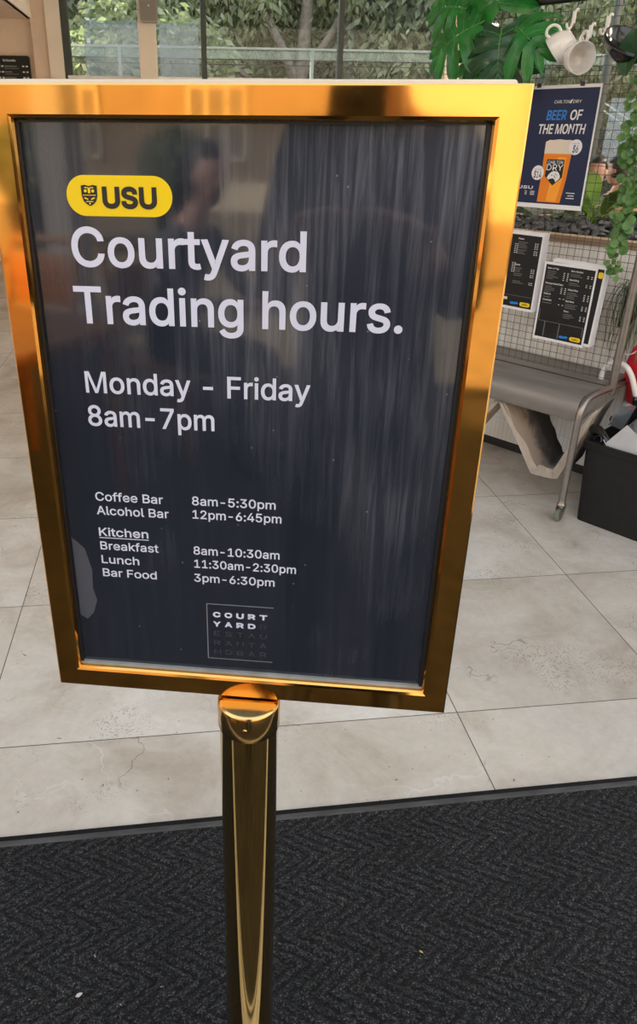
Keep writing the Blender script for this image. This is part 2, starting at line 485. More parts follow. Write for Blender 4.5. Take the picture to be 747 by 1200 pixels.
# ------------------------------------------------------------------ lettering (outlines of a plain grotesque)
GL = {"a":[389,[[160,-9,126,-5,94,5,68,22,48,45,35,73,30,108,34,138,43,161,58,179,78,193,100,203,125,211,152,216,178,220,234,227,252,230,265,235,273,243,276,255,273,279,267,297,256,311,240,322,220,329,196,331,171,329,149,322,132,313,118,301,107,288,100,274,41,291,57,322,79,346,104,364,133,375,163,382,194,384,215,383,239,379,263,372,286,360,306,343,322,320,333,290,337,251,337,0,277,0,277,52,264,38,252,25,236,12,215,1,190,-6],[170,45,202,49,228,59,248,74,263,93,272,115,276,138,276,190,270,186,259,182,246,179,231,176,200,171,175,168,154,164,134,159,117,150,103,139,95,124,92,105,94,87,102,72,114,61,130,52,149,47]]],"b":[424,[[229,-8,198,-5,172,4,153,17,138,31,127,46,118,59,112,0,53,0,53,509,114,509,114,319,127,331,137,346,152,360,171,373,197,381,229,384,274,378,313,361,345,332,370,293,385,245,390,189,385,133,370,84,346,45,313,16,274,-2],[220,47,253,51,279,66,301,88,316,117,325,151,328,189,325,227,316,261,301,290,280,311,253,325,220,330,188,325,161,312,140,291,125,263,116,229,113,189,116,150,125,115,140,86,162,65,188,51]]],"c":[396,[[207,-8,159,-2,117,16,82,46,56,85,40,133,34,187,40,243,56,291,82,330,117,360,159,378,207,384,234,383,260,377,284,368,305,356,324,341,340,322,353,301,362,277,303,262,298,276,290,289,281,301,270,311,257,319,242,325,226,329,207,330,173,325,145,310,124,287,108,258,99,224,96,187,99,151,108,117,124,89,145,66,173,51,207,46,226,48,243,52,258,58,271,66,282,76,292,89,299,102,304,117,363,102,354,78,341,56,325,37,306,21,285,9,261,-1,235,-6]]],"d":[424,[[195,-8,151,-2,111,16,79,45,55,84,39,133,34,189,39,245,55,293,79,332,112,361,151,378,196,384,228,381,253,373,272,360,287,346,298,331,306,319,311,509,372,509,372,0,313,0,313,59,298,46,287,31,272,17,252,4,227,-5],[205,47,236,51,263,65,284,86,299,115,309,150,312,189,309,229,300,263,284,291,263,312,237,325,205,330,172,325,145,311,124,290,108,261,99,227,96,189,99,151,109,117,124,88,145,66,172,51]]],"e":[404,[[212,-8,161,-2,117,16,82,46,56,85,40,132,34,187,39,242,55,290,81,329,115,359,157,378,205,384,236,382,266,374,294,361,319,341,341,315,357,282,368,242,371,194,371,169,75,169,75,221,308,221,307,237,298,269,283,294,263,314,237,326,205,330,173,326,146,313,125,294,109,270,99,241,96,211,96,178,100,139,110,106,128,80,151,61,179,50,212,46,234,48,254,53,271,61,285,73,297,88,306,105,365,91,353,63,335,39,311,19,283,4,249,-5]]],"f":[254,[[228,379,228,327,6,327,6,379],[81,0,81,432,84,461,96,486,113,505,135,519,161,527,187,530,207,529,222,527,234,524,243,521,227,468,215,472,206,473,195,474,171,470,154,460,145,443,142,419,142,0]]],"g":[425,[[207,-151,168,-148,134,-140,105,-127,82,-110,64,-91,51,-69,101,-41,110,-53,122,-66,136,-78,154,-88,178,-95,207,-97,249,-92,282,-75,304,-47,311,-6,311,68,298,56,287,41,272,28,252,16,227,8,195,5,152,10,113,27,80,53,55,90,39,136,34,191,39,246,55,293,80,332,112,361,152,378,196,384,228,382,253,373,273,360,288,346,299,331,308,319,313,379,372,379,372,-9,367,-54,350,-90,324,-117,291,-136,251,-147],[205,59,237,63,264,75,285,95,300,121,309,154,312,193,309,231,300,264,285,291,264,312,237,325,205,330,172,325,145,312,124,290,109,262,99,229,96,193,99,155,109,123,124,96,145,76,172,63]]],"h":[410,[[114,227,114,0,53,0,53,509,114,509,114,312,124,332,152,362,187,379,227,384,264,380,295,369,321,349,341,321,353,285,357,240,357,0,296,0,296,235,290,275,273,304,246,323,210,329,184,326,161,317,141,303,126,283,117,257]]],"i":[167,[[53,0,53,379,114,379,114,0],[84,443,67,446,54,455,44,468,41,483,44,499,54,512,67,521,84,524,100,521,114,512,123,499,126,483,123,468,114,455,100,446]]],"j":[167,[[53,379,114,379,114,-30,111,-63,102,-90,86,-113,65,-129,37,-139,4,-143,-10,-143,-10,-87,2,-87,25,-83,40,-72,50,-54,53,-29],[83,443,67,446,53,455,44,468,41,483,44,499,53,512,67,521,83,524,100,521,114,512,123,499,126,483,123,468,114,455,100,446]]],"k":[381,[[110,137,110,212,121,212,284,379,360,379,184,199],[53,0,53,509,114,509,114,0],[294,0,148,186,191,229,372,0]]],"l":[189,[[139,-2,101,3,74,20,58,47,53,84,53,509,114,509,114,99,115,77,120,62,130,54,146,52,160,53,170,54,181,3,162,-1,151,-2]]],"m":[610,[[53,0,53,379,112,379,112,306,118,323,132,346,151,363,172,376,195,384,219,386,257,380,287,361,309,331,317,308,322,321,337,343,357,361,381,375,407,383,437,386,468,383,497,372,522,354,541,328,553,296,557,255,557,0,496,0,496,254,490,289,473,313,447,326,419,330,395,328,374,320,358,307,345,290,338,270,335,247,335,0,274,0,274,260,269,288,253,311,229,326,199,330,178,328,158,320,140,307,126,289,117,266,114,238,114,0]]],"n":[410,[[114,227,114,0,53,0,53,379,112,379,112,307,124,332,152,362,187,379,227,384,264,380,295,369,321,349,341,321,353,285,357,240,357,0,296,0,296,235,290,275,273,304,246,323,210,329,184,326,161,317,141,303,126,283,117,257]]],"o":[415,[[207,-8,159,-2,117,16,82,46,56,85,40,133,34,187,40,243,56,291,82,330,117,360,159,378,207,384,256,378,299,360,333,330,359,291,376,243,381,187,376,133,359,85,333,46,299,16,256,-2],[207,46,242,51,270,66,292,89,307,117,316,151,319,187,316,224,307,258,292,287,270,310,242,325,207,330,173,325,145,310,124,287,108,258,99,224,96,187,99,151,108,117,124,89,145,66,173,51]]],"p":[424,[[53,-143,53,379,112,379,112,319,126,331,137,346,152,360,171,373,197,381,229,384,274,378,313,361,345,332,370,293,385,245,390,189,385,133,370,84,346,45,313,16,274,-2,229,-8,198,-5,173,4,153,17,138,31,127,46,118,59,114,-143],[220,47,253,51,279,66,301,88,316,117,325,151,328,189,325,227,316,261,301,290,280,311,253,325,220,330,188,325,161,312,140,291,125,263,116,229,113,189,116,150,125,115,140,86,162,65,188,51]]],"q":[424,[[372,-143,311,-143,311,59,298,46,287,31,272,17,252,4,227,-5,195,-8,151,-2,111,16,79,45,55,84,39,133,34,189,39,245,55,293,79,332,112,361,151,378,196,384,228,381,253,373,272,360,287,346,298,331,307,319,313,379,372,379],[205,47,236,51,263,65,284,86,299,115,309,150,312,189,309,229,300,263,284,291,263,312,237,325,205,330,172,325,145,311,124,290,108,261,99,227,96,189,99,151,109,117,124,88,145,66,172,51]]],"r":[259,[[53,0,53,379,112,379,112,321,130,347,152,367,181,380,213,385,229,384,243,384,243,322,230,324,219,325,207,326,182,323,159,315,140,301,126,284,117,262,114,237,114,0]]],"s":[365,[[182,-8,145,-5,112,3,84,18,62,38,45,63,36,94,94,107,105,79,124,60,150,49,181,45,217,50,244,62,262,81,268,103,265,121,254,136,237,147,212,155,149,170,104,186,72,208,53,237,47,274,51,305,65,332,87,354,115,370,149,381,187,384,223,381,254,372,279,358,299,339,314,316,324,290,268,277,258,298,243,316,219,328,187,333,156,329,131,317,114,299,109,277,112,258,124,243,144,232,172,223,229,209,275,194,306,171,325,142,331,107,326,75,312,47,290,24,260,6,223,-5]]],"t":[227,[[204,379,204,327,6,327,6,379],[65,471,126,471,126,98,128,76,136,61,150,53,170,50,185,51,202,54,213,2,203,-1,192,-3,180,-4,168,-4,125,2,92,21,72,52,65,93]]],"u":[410,[[182,-5,146,-1,115,11,89,31,69,59,57,95,53,139,53,379,114,379,114,144,119,105,137,75,164,56,200,50,226,53,249,62,268,77,283,97,293,122,296,153,296,379,357,379,357,0,298,0,298,73,286,47,257,17,222,0]]],"v":[389,[[163,0,17,379,84,379,165,155,177,121,187,87,195,57,203,87,213,121,224,155,305,379,371,379,226,0]]],"w":[567,[[138,0,23,379,87,379,133,214,143,177,154,137,165,91,170,66,175,90,186,135,196,176,206,214,252,379,316,379,362,214,371,176,382,136,392,91,397,67,402,90,413,135,423,176,434,214,480,379,545,379,429,0,368,0,319,172,305,225,297,252,291,280,284,309,277,280,263,225,255,198,248,172,199,0]]],"x":[379,[[21,0,155,195,29,379,100,379,147,306,164,279,179,253,191,232,202,253,216,279,233,306,282,379,352,379,224,192,358,0,287,0,231,85,214,112,200,136,189,155,178,136,165,112,148,85,91,0]]],"y":[389,[[47,-139,61,-86,71,-87,88,-90,104,-89,118,-84,130,-74,141,-58,151,-36,163,-1,17,379,84,379,165,155,177,121,187,87,194,59,202,87,212,121,224,155,305,379,371,379,204,-58,191,-85,177,-107,159,-124,139,-136,117,-143,91,-145,77,-145,65,-143,54,-141]]],"z":[380,[[42,0,42,46,254,320,48,323,48,379,333,379,333,331,126,60,339,56,339,0]]],"A":[480,[[16,0,201,509,276,509,463,0,395,0,287,302,276,334,264,372,250,420,239,456,228,419,213,371,201,333,191,302,85,0],[110,142,110,199,370,199,370,142]]],"B":[456,[[60,0,60,509,241,509,289,504,329,491,359,469,381,442,394,410,398,374,395,344,387,320,373,301,356,286,336,275,315,267,339,257,363,245,385,227,402,203,414,173,418,136,413,100,400,67,377,39,344,18,301,4,247,0],[125,57,245,57,296,63,330,80,349,105,355,137,352,161,342,184,327,203,306,218,279,228,248,231,125,231],[125,285,238,285,265,288,288,296,308,309,323,326,333,348,336,372,330,403,313,429,283,446,240,452,125,452]]],"C":[510,[[267,-7,235,-5,205,1,177,11,150,25,126,42,104,63,86,88,70,115,57,146,48,179,42,215,40,254,42,293,48,329,57,362,70,393,86,421,104,445,126,466,150,484,177,498,205,508,235,514,267,516,305,513,340,504,373,490,402,471,427,447,448,418,463,385,473,348,408,348,401,373,389,395,375,413,357,428,337,440,315,449,292,454,267,456,223,450,184,432,150,403,125,364,109,314,103,254,109,194,125,145,151,105,184,76,223,59,267,53,292,55,315,60,337,69,357,81,375,96,389,114,401,136,408,160,473,160,463,124,448,91,428,62,402,38,373,19,341,5,305,-4]]],"D":[502,[[219,0,96,0,96,57,215,57,272,63,318,81,354,110,379,149,394,198,399,255,394,312,379,361,354,399,320,428,275,446,221,452,93,452,93,509,225,509,261,507,294,501,325,492,353,478,399,441,433,391,446,361,455,329,460,293,462,255,460,217,455,181,446,149,433,119,417,92,398,68,376,48,351,31,322,17,291,8,256,2],[125,509,125,0,60,0,60,509]]],"E":[419,[[60,0,60,509,372,509,372,452,125,452,125,286,355,286,355,229,125,229,125,57,375,57,375,0]]],"F":[410,[[60,0,60,509,369,509,369,452,125,452,125,278,346,278,346,221,125,221,125,0]]],"G":[520,[[269,-7,236,-5,205,1,176,11,149,25,125,43,104,64,85,88,69,116,57,146,47,179,42,215,40,254,42,293,47,329,57,362,69,393,85,421,103,445,125,466,149,484,175,498,203,508,233,514,265,516,304,513,340,504,374,489,403,469,429,445,449,416,465,384,474,349,408,349,399,372,387,393,373,411,356,427,337,439,315,448,291,454,265,456,222,450,183,432,150,404,125,364,109,314,103,254,109,194,125,145,151,105,184,76,224,59,269,53,309,57,345,71,374,93,396,123,410,160,415,199,283,199,283,256,478,256,478,200,471,141,451,91,419,50,377,19,326,0]]],"H":[517,[[60,0,60,509,125,509,125,289,392,289,392,509,457,509,457,0,392,0,392,232,125,232,125,0]]],"I":[300,[[31,0,31,57,118,57,118,452,31,452,31,509,269,509,269,452,183,452,183,57,269,57,269,0]]],"J":[396,[[185,-7,124,3,75,33,57,55,44,81,36,111,33,145,33,173,98,173,98,145,104,104,122,74,149,56,185,50,220,56,248,74,266,104,272,145,272,509,336,509,336,145,334,111,326,81,313,55,294,33,246,3]]],"K":[467,[[104,145,104,216,122,239,139,261,157,282,174,303,193,324,212,344,364,509,448,509,231,276],[60,0,60,509,125,509,125,334,124,225,125,193,125,0],[372,0,188,259,228,309,449,0]]],"L":[393,[[60,0,60,509,125,509,125,57,361,57,361,0]]],"M":[628,[[60,0,60,509,152,509,315,73,476,509,568,509,568,0,504,0,504,436,342,0,286,0,122,436,122,0]]],"N":[523,[[60,0,60,509,136,509,343,183,352,169,363,151,375,130,388,107,401,82,401,108,400,134,399,157,399,195,399,509,463,509,463,0,387,0,202,290,177,331,164,354,148,381,120,431,122,384,124,328,125,291,125,0]]],"O":[533,[[267,-7,235,-5,205,1,177,11,150,25,126,42,105,63,86,88,70,115,57,146,48,179,42,215,40,254,42,293,48,329,57,362,70,393,86,421,105,445,126,466,150,484,177,498,205,508,235,514,267,516,299,514,329,508,357,498,384,484,408,466,429,445,448,421,464,393,477,362,486,329,491,293,493,254,491,215,486,179,477,146,464,115,448,88,429,63,408,42,384,25,357,11,329,1,299,-5],[267,53,310,59,349,76,383,105,408,144,425,194,430,254,425,314,408,365,383,404,349,433,310,450,267,456,223,450,184,433,151,404,125,364,109,314,103,254,109,194,125,144,151,105,184,76,223,59]]],"P":[445,[[60,0,60,509,235,509,289,503,332,487,366,462,390,430,404,391,409,348,404,304,390,265,366,233,332,207,289,191,235,186,109,186,109,242,233,242,269,246,297,256,318,272,333,294,342,319,344,348,342,376,333,402,318,423,297,439,268,449,232,452,125,452,125,0]]],"Q":[533,[[245,159,313,159,369,85,384,65,468,-48,401,-48,346,27,331,46],[267,-7,235,-5,205,1,177,11,150,25,126,42,105,63,86,88,70,115,57,146,48,179,42,215,40,254,42,293,48,329,57,362,70,393,86,421,105,445,126,466,150,484,177,498,205,508,235,514,267,516,299,514,329,508,357,498,384,484,408,466,429,445,448,421,464,393,477,362,486,329,491,293,493,254,491,215,486,179,477,146,464,115,448,88,429,63,408,42,384,25,357,11,329,1,299,-5],[267,53,310,59,349,76,383,105,408,144,425,194,430,254,425,314,408,365,383,404,349,433,310,450,267,456,223,450,184,433,151,404,125,364,109,314,103,254,109,194,125,144,151,105,184,76,223,59]]],"R":[449,[[60,0,60,509,236,509,290,504,333,489,367,465,390,433,405,395,409,352,405,309,390,271,367,240,333,217,289,203,236,198,96,198,96,255,234,255,269,258,298,267,319,281,334,300,342,324,345,352,342,380,334,405,319,425,298,440,269,449,233,452,125,452,125,0],[353,0,230,229,303,229,428,0]]],"S":[447,[[224,-9,172,-4,128,9,91,31,64,60,46,96,38,137,104,137,110,110,123,88,142,71,166,59,194,52,224,49,257,52,286,60,311,74,329,92,341,114,346,139,342,161,332,179,316,193,296,205,272,214,245,222,184,239,128,260,86,289,60,326,52,372,58,413,75,448,102,476,138,498,180,511,227,516,275,511,316,498,351,476,377,449,394,415,401,378,337,378,326,412,302,437,267,453,225,459,194,456,167,448,145,435,129,418,118,398,115,376,119,352,131,334,148,319,169,308,191,300,212,293,264,279,287,272,312,264,336,252,359,238,379,220,395,198,405,171,408,139,403,99,386,64,360,34,323,11,278,-4]]],"T":[449,[[32,452,32,509,417,509,417,452,257,452,257,0,193,0,193,452]]],"U":[517,[[259,-8,203,-2,154,15,114,43,85,80,66,124,60,173,60,509,124,509,124,178,128,144,141,113,160,87,187,68,220,56,259,52,298,56,331,68,357,87,377,113,389,144,393,178,393,509,457,509,457,173,451,124,433,80,403,43,363,15,315,-2]]],"V":[480,[[204,0,16,509,84,509,192,206,203,176,215,137,230,89,241,53,252,90,267,138,279,176,290,206,395,509,463,509,278,0]]],"W":[686,[[155,0,16,509,82,509,163,196,170,171,175,145,187,94,192,67,200,94,205,120,211,145,224,196,306,509,380,509,462,196,468,171,474,145,486,94,492,67,499,94,504,120,510,145,523,196,603,509,670,509,530,0,455,0,368,323,359,356,351,391,344,431,335,395,327,359,318,323,230,0]]],"X":[474,[[18,0,200,260,29,509,104,509,178,400,192,379,204,361,214,345,223,329,233,312,238,303,252,329,261,345,272,361,298,400,374,509,446,509,276,263,456,0,382,0,292,129,268,165,259,180,250,195,241,212,238,218,225,196,216,181,206,166,182,129,91,0]]],"Y":[472,[[203,0,203,208,16,509,91,509,192,344,208,318,222,292,236,264,251,293,265,318,280,344,381,509,455,509,268,208,268,0]]],"Z":[438,[[42,0,42,46,273,385,289,408,306,431,323,453,285,452,254,452,223,452,40,452,40,509,397,509,397,462,169,129,152,105,134,81,114,56,152,57,183,57,214,57,399,57,399,0]]],"0":[453,[[227,-7,174,1,130,24,95,62,69,113,60,144,53,178,49,214,48,254,49,294,53,330,60,364,69,395,95,447,130,484,174,508,227,516,279,508,323,484,358,447,384,395,393,364,400,330,404,294,405,254,404,214,400,178,393,144,384,113,359,62,323,24,279,1],[227,50,261,56,290,74,313,103,330,144,340,194,344,254,340,314,330,365,313,405,290,435,261,453,227,460,192,453,163,435,140,405,123,365,113,314,109,254,113,194,123,144,140,103,163,74,192,56]]],"1":[453,[[76,0,76,55,391,55,391,0],[276,509,276,0,212,0,212,448,86,358,86,427,198,509]]],"2":[453,[[64,0,64,47,234,229,261,257,282,282,299,305,311,327,318,348,320,371,317,397,308,419,293,436,273,449,250,457,224,460,196,457,172,447,153,433,139,413,130,390,127,362,66,362,71,405,86,442,111,473,143,496,182,511,225,516,268,511,306,497,337,474,361,445,376,411,381,372,378,345,371,318,357,290,336,259,306,223,267,180,153,60,389,57,389,0]]],"3":[453,[[218,-7,173,-3,133,10,98,30,70,57,52,91,44,132,109,132,115,107,126,87,144,71,165,59,191,52,219,50,248,53,275,61,297,74,315,93,325,116,329,145,326,172,316,196,299,217,275,234,242,244,201,248,157,248,157,299,288,448,70,452,70,509,372,509,372,461,221,289,264,288,308,276,344,253,371,222,387,186,393,145,387,103,370,66,344,36,309,12,266,-2]]],"4":[453,[[40,105,40,158,247,509,311,509,109,166,413,163,413,105],[282,0,282,121,282,146,282,318,343,318,343,0]]],"5":[453,[[221,-7,178,-2,140,11,108,32,83,60,66,93,60,130,122,130,127,108,138,89,154,73,173,60,196,52,221,50,250,53,276,64,298,82,314,104,324,131,328,162,324,193,314,221,297,244,275,262,248,273,218,277,192,275,167,268,145,258,128,246,67,253,96,509,366,509,366,452,151,452,134,301,155,315,178,325,203,331,229,334,263,330,294,321,321,306,345,285,364,260,379,231,388,199,391,163,385,117,369,76,343,41,309,15,268,-1]]],"6":[453,[[226,-7,182,-1,142,15,109,40,84,74,69,115,64,162,68,199,80,239,102,285,137,340,252,509,322,509,175,296,196,307,214,312,235,314,278,309,316,295,346,271,370,240,384,201,389,157,384,112,368,73,343,39,310,14,271,-2],[226,48,254,52,279,63,299,79,314,101,324,128,327,157,324,187,314,213,299,235,279,251,254,262,226,265,198,262,174,252,153,235,138,214,128,188,125,158,128,128,138,102,153,79,174,63,198,52]]],"7":[453,[[97,0,323,448,62,452,62,509,391,509,391,449,165,0]]],"8":[453,[[226,-7,178,-2,136,11,101,33,74,62,57,96,52,135,55,166,65,195,81,220,101,241,125,256,153,265,119,282,93,308,76,342,70,380,75,417,90,450,114,477,146,498,184,511,226,516,269,511,306,498,337,477,361,450,377,417,382,380,376,342,359,308,333,282,300,267,327,256,351,241,372,220,387,195,397,166,401,135,395,96,378,62,352,33,317,11,275,-2],[226,49,258,52,285,60,307,74,323,91,333,113,337,139,333,165,322,189,305,208,283,223,256,232,226,235,196,232,169,223,147,208,130,189,119,165,115,139,119,113,129,91,145,74,167,60,195,52],[226,290,252,292,274,300,293,313,307,330,316,351,319,376,316,399,308,420,294,437,275,449,252,457,226,460,200,457,177,449,159,437,145,420,136,399,133,376,136,351,145,330,159,313,178,300,201,292]]],"9":[453,[[226,516,271,510,310,494,343,468,368,434,384,393,389,347,385,309,373,270,350,224,315,168,200,0,130,0,277,213,257,202,238,196,218,195,175,199,137,214,106,237,83,269,68,307,64,352,69,397,85,436,110,469,143,494,182,510],[226,460,199,457,174,446,154,429,138,407,129,381,125,352,129,322,138,295,154,274,174,257,199,247,226,243,254,247,279,257,299,273,314,295,324,321,327,350,324,381,314,407,299,429,279,446,254,457]]],":":[188,[[95,-4,78,-1,63,9,53,24,50,41,53,59,63,73,78,83,95,87,113,83,128,73,138,59,141,41,138,24,128,9,113,-1],[95,271,78,274,63,284,53,299,50,316,53,334,63,349,78,359,95,362,113,359,128,349,138,334,141,316,138,299,128,284,113,274]]],"-":[453,[[337,244,337,188,114,188,114,244]]],".":[188,[[95,-4,78,-1,63,9,53,24,50,41,53,59,63,73,78,83,95,87,113,83,128,73,138,59,141,41,138,24,128,9,113,-1]]],",":[188,[[38,-119,68,71,137,71,84,-119]]],"$":[447,[[202,-74,202,583,244,583,244,-74],[224,-9,172,-4,128,9,91,31,64,60,46,96,38,137,104,137,110,110,123,88,142,71,166,59,194,52,224,49,257,52,286,60,311,74,329,92,341,114,346,139,342,161,332,179,316,193,296,205,272,214,245,222,184,239,128,260,86,289,60,326,52,372,58,413,75,448,102,476,138,498,180,511,227,516,275,511,316,498,351,476,377,449,394,415,401,378,337,378,326,412,302,437,267,453,225,459,194,456,167,448,145,435,129,418,118,398,115,376,119,352,131,334,148,319,169,308,191,300,212,293,264,279,287,272,312,264,336,252,359,238,379,220,395,198,405,171,408,139,403,99,386,64,360,34,323,11,278,-4]]],"&":[448,[[197,-7,150,-2,110,12,78,34,54,62,39,96,34,133,37,163,47,189,63,213,85,235,111,256,140,279,216,335,226,343,237,352,246,363,255,375,260,389,262,405,258,427,245,445,226,457,201,461,184,459,168,453,155,444,145,431,139,416,137,399,139,380,145,363,155,346,169,327,185,307,204,284,438,0,364,0,171,231,121,293,102,319,87,344,78,370,75,398,79,430,91,458,109,481,134,499,165,510,200,513,235,510,266,499,290,482,308,459,320,433,324,404,322,382,315,362,305,342,291,325,275,308,256,293,154,217,128,195,110,174,100,154,97,131,100,108,109,87,124,70,143,57,166,49,193,46,223,50,251,59,278,75,301,95,321,121,336,151,346,186,349,224,408,224,405,180,397,144,385,115,371,92,357,75,345,62,333,47,305,23,271,7,234,-3]]],"/":[249,[[235,533,71,-76,14,-76,178,533]]],"'":[206,[[78,318,70,509,136,509,128,318]]],"*":[453,[[201,223,206,331,114,272,89,315,186,365,89,415,114,459,206,400,201,509,250,509,246,400,337,459,362,415,266,365,362,315,337,272,246,331,250,223]]],"\u2013":[350,[[350,244,350,188,0,188,0,244]]]," ":[188,[]]}
def text_width(s, track=0.0):
    return sum(GL[c][0] for c in s) / 1000.0 + track * (len(s) - 1)
def inside(p, P):
    r = False
    for i in range(len(P)):
        a, b = P[i - 1], P[i]
        if (a[1] > p[1]) != (b[1] > p[1]) and p[0] < (b[0] - a[0]) * (p[1] - a[1]) / (b[1] - a[1]) + a[0]:
            r = not r
    return r
def embolden(P, w):
    n = len(P)
    out = []
    for i in range(n):
        a, b, c = P[i - 1], P[i], P[(i + 1) % n]
        d1 = (b[0] - a[0], b[1] - a[1]); d2 = (c[0] - b[0], c[1] - b[1])
        l1 = math.hypot(*d1) or 1e-9; l2 = math.hypot(*d2) or 1e-9
        n1 = (-d1[1] / l1, d1[0] / l1); n2 = (-d2[1] / l2, d2[0] / l2)
        m = (n1[0] + n2[0], n1[1] + n2[1])
        ml = math.hypot(*m)
        if ml < 0.3:
            m, k = n1, 1.0
        else:
            m = (m[0] / ml, m[1] / ml)
            k = min(1.25, 1.0 / max(0.3, m[0] * n1[0] + m[1] * n1[1]))
        out.append((b[0] + m[0] * w * k, b[1] + m[1] * w * k))
    return out
def lettering(name, items, mat, parent, y, weight=0.0, thick=0.0):
    """items: (string, x0, x1, z_base, size[, shear]) in the x,z plane of the parent, facing -y.
    x1 None keeps natural width; otherwise the string is fitted between x0 and x1"""
    bm = bmesh.new()
    for it in items:
        s, x0, x1, z, size = it[:5]
        sh = it[5] if len(it) > 5 else 0.0
        w = text_width(s) * size
        kx = 1.0
        lsb = 0.0
        if x1 is not None:
            # fit ink between x0 and x1
            first = min(v for pl in GL[s[0]][1] for v in pl[0::2]) / 1000.0
            lastg = GL[s[-1]]
            last = (lastg[0] - max(v for pl in lastg[1] for v in pl[0::2])) / 1000.0
            ink = w - (first + last) * size
            kx = (x1 - x0) / ink
            lsb = first * size * kx
        pen = x0 - lsb
        for c in s:
            adv, polys = GL[c]
            outs, holes = [], []
            for pl in polys:
                n = len(pl) // 2
                Q = [(pl[2 * i] / 1000.0 * size * kx, pl[2 * i + 1] / 1000.0 * size) for i in range(n)]
                area = sum(Q[i - 1][0] * Q[i][1] - Q[i][0] * Q[i - 1][1] for i in range(n))
                Q = [(pen + gx + gz * sh, z + gz) for gx, gz in embolden(Q, weight)]
                (outs if area < 0 else holes).append(Q)
            for k, O in enumerate(outs):
                ins = [O] + [H for H in holes if inside(H[0], O)]
                flatp = [p for L in ins for p in L]
                vs = [bm.verts.new((px, y - 4e-6 * k, pz)) for px, pz in flatp]
                for tri in tessellate_polygon([[Vector((px, pz, 0)) for px, pz in L] for L in ins]):
                    try:
                        bm.faces.new([vs[i] for i in tri])
                    except ValueError:
                        pass
            pen += adv / 1000.0 * size * kx
    for f in bm.faces:
        f.normal_update()
        if f.normal.y > 0:
            f.normal_flip()
    return obj(name, bm, mat, parent)
def flat(name, polys, mat, parent, y):
    """flat printed shapes: list of x,z polygons, facing -y"""
    bm = bmesh.new()
    for P in polys:
        bm.faces.new([bm.verts.new((x, y, z)) for x, z in P])
    bmesh.ops.recalc_face_normals(bm, faces=bm.faces)
    for f in bm.faces:
        if f.normal.y > 0:
            f.normal_flip()
    return obj(name, bm, mat, parent)
def bar(x0, x1, z0, z1):
    return [(x0, z0), (x1, z0), (x1, z1), (x0, z1)]
def disc(cx, cz, r, n=24, rz=None):
    return [(cx + r * math.cos(2 * PI * k / n), cz + (rz or r) * math.sin(2 * PI * k / n)) for k in range(n)]

# ------------------------------------------------------------------ frames of reference
GA = 0.11685                                  # the room and its tiles are turned this much
def G(u, v, z=0.0):
    return Vector((u * math.cos(GA) - v * math.sin(GA), u * math.sin(GA) + v * math.cos(GA), z))
RA = math.radians(-47.9)                      # the trolley and the planter
RO = Vector((1.1441, 2.5357, 0.0))
def R(x, d, z=0.0):
    return RO + Vector((x * math.cos(RA) - d * math.sin(RA), x * math.sin(RA) + d * math.cos(RA), z))
SA = -0.1033                                  # the sign
SO = Vector((-0.0127, 0.5, 0.0))
def S(x, d, z=0.0):
    return SO + Vector((x * math.cos(SA) - d * math.sin(SA), x * math.sin(SA) + d * math.cos(SA), z))
def gbox(name, mat, u0, u1, v0, v1, z0, z1, bevel=0.0, parent=None, kind='structure', base=None):
    """box in room axes; its own origin at its base corner"""
    bm = bmesh.new()
    box(bm, 0, u1 - u0, 0, v1 - v0, 0, z1 - z0, bevel)
    return obj(name, bm, mat, parent, loc=G(u0, v0, z0) if parent is None else None, rotz=GA if parent is None else None, kind=kind if parent is None else None)

M_FLOOR = mat_floor()
M_CARPET = mat_carpet()
M_RUBBER = simple('black_rubber', (0.006, 0.006, 0.0065), 0.75, spec=0.2, var=0.35, scale=60, bumpy=0.2)
M_RUBBER2 = simple('scuffed_rubber', (0.050, 0.050, 0.050), 0.5, spec=0.35, var=0.4, scale=45, bumpy=0.3, stretch=(0.3, 1, 1))
M_WALL = simple('beige_paint', (0.74, 0.575, 0.45), 0.8, var=0.04, scale=3)
M_WALL2 = simple('cream_paint', (0.82, 0.72, 0.61), 0.7, var=0.03, scale=3)
M_CEIL = simple('ceiling_paint', (0.62, 0.59, 0.55), 0.85, var=0.03, scale=3)
M_ALU = simple('dark_window_metal', (0.045, 0.055, 0.055), 0.4, metal=0.3, var=0.15, scale=8)
M_WHITE = simple('white_paint', (0.78, 0.78, 0.76), 0.45, var=0.03)
M_PAVE = simple('courtyard_paving', (0.24, 0.19, 0.13), 0.95, var=0.2, scale=5, spec=0.05)
M_PAVED = simple('dark_threshold_paving', (0.050, 0.044, 0.035), 0.95, var=0.25, scale=12, spec=0.05)

# ------------------------------------------------------------------ setting
def plane(name, mat, u0, u1, v0, v1, z, kind='structure', org=None):
    ou, ov = org or (u0, v0)
    bm = bmesh.new()
    bm.faces.new([bm.verts.new((a - ou, b - ov, 0)) for a, b in ((u0, v0), (u1, v0), (u1, v1), (u0, v1))])
    return obj(name, bm, mat, loc=G(ou, ov, z), rotz=GA, kind=kind)
plane('floor', M_FLOOR, -7.5, 8.0, 1.41017 - 0.6 * 2, 9.0, 0.0, org=(-0.52547, 1.41017))
plane('floor_threshold', M_PAVED, -7.5, 8.0, -3.4, 1.41017 - 0.6 * 2, -0.004)
plane('ground', M_PAVE, -30, 30, -30, 40, -0.03)
gbox('wall_left', M_WALL, -7.7, -7.5, 1.0, 9.2, 0, 3.3)
gbox('wall_right', M_WALL2, 8.0, 8.2, 1.0, 9.2, 0, 3.3)
gbox('ceiling', M_CEIL, -7.7, 8.2, 1.0, 9.3, 3.2, 3.35)
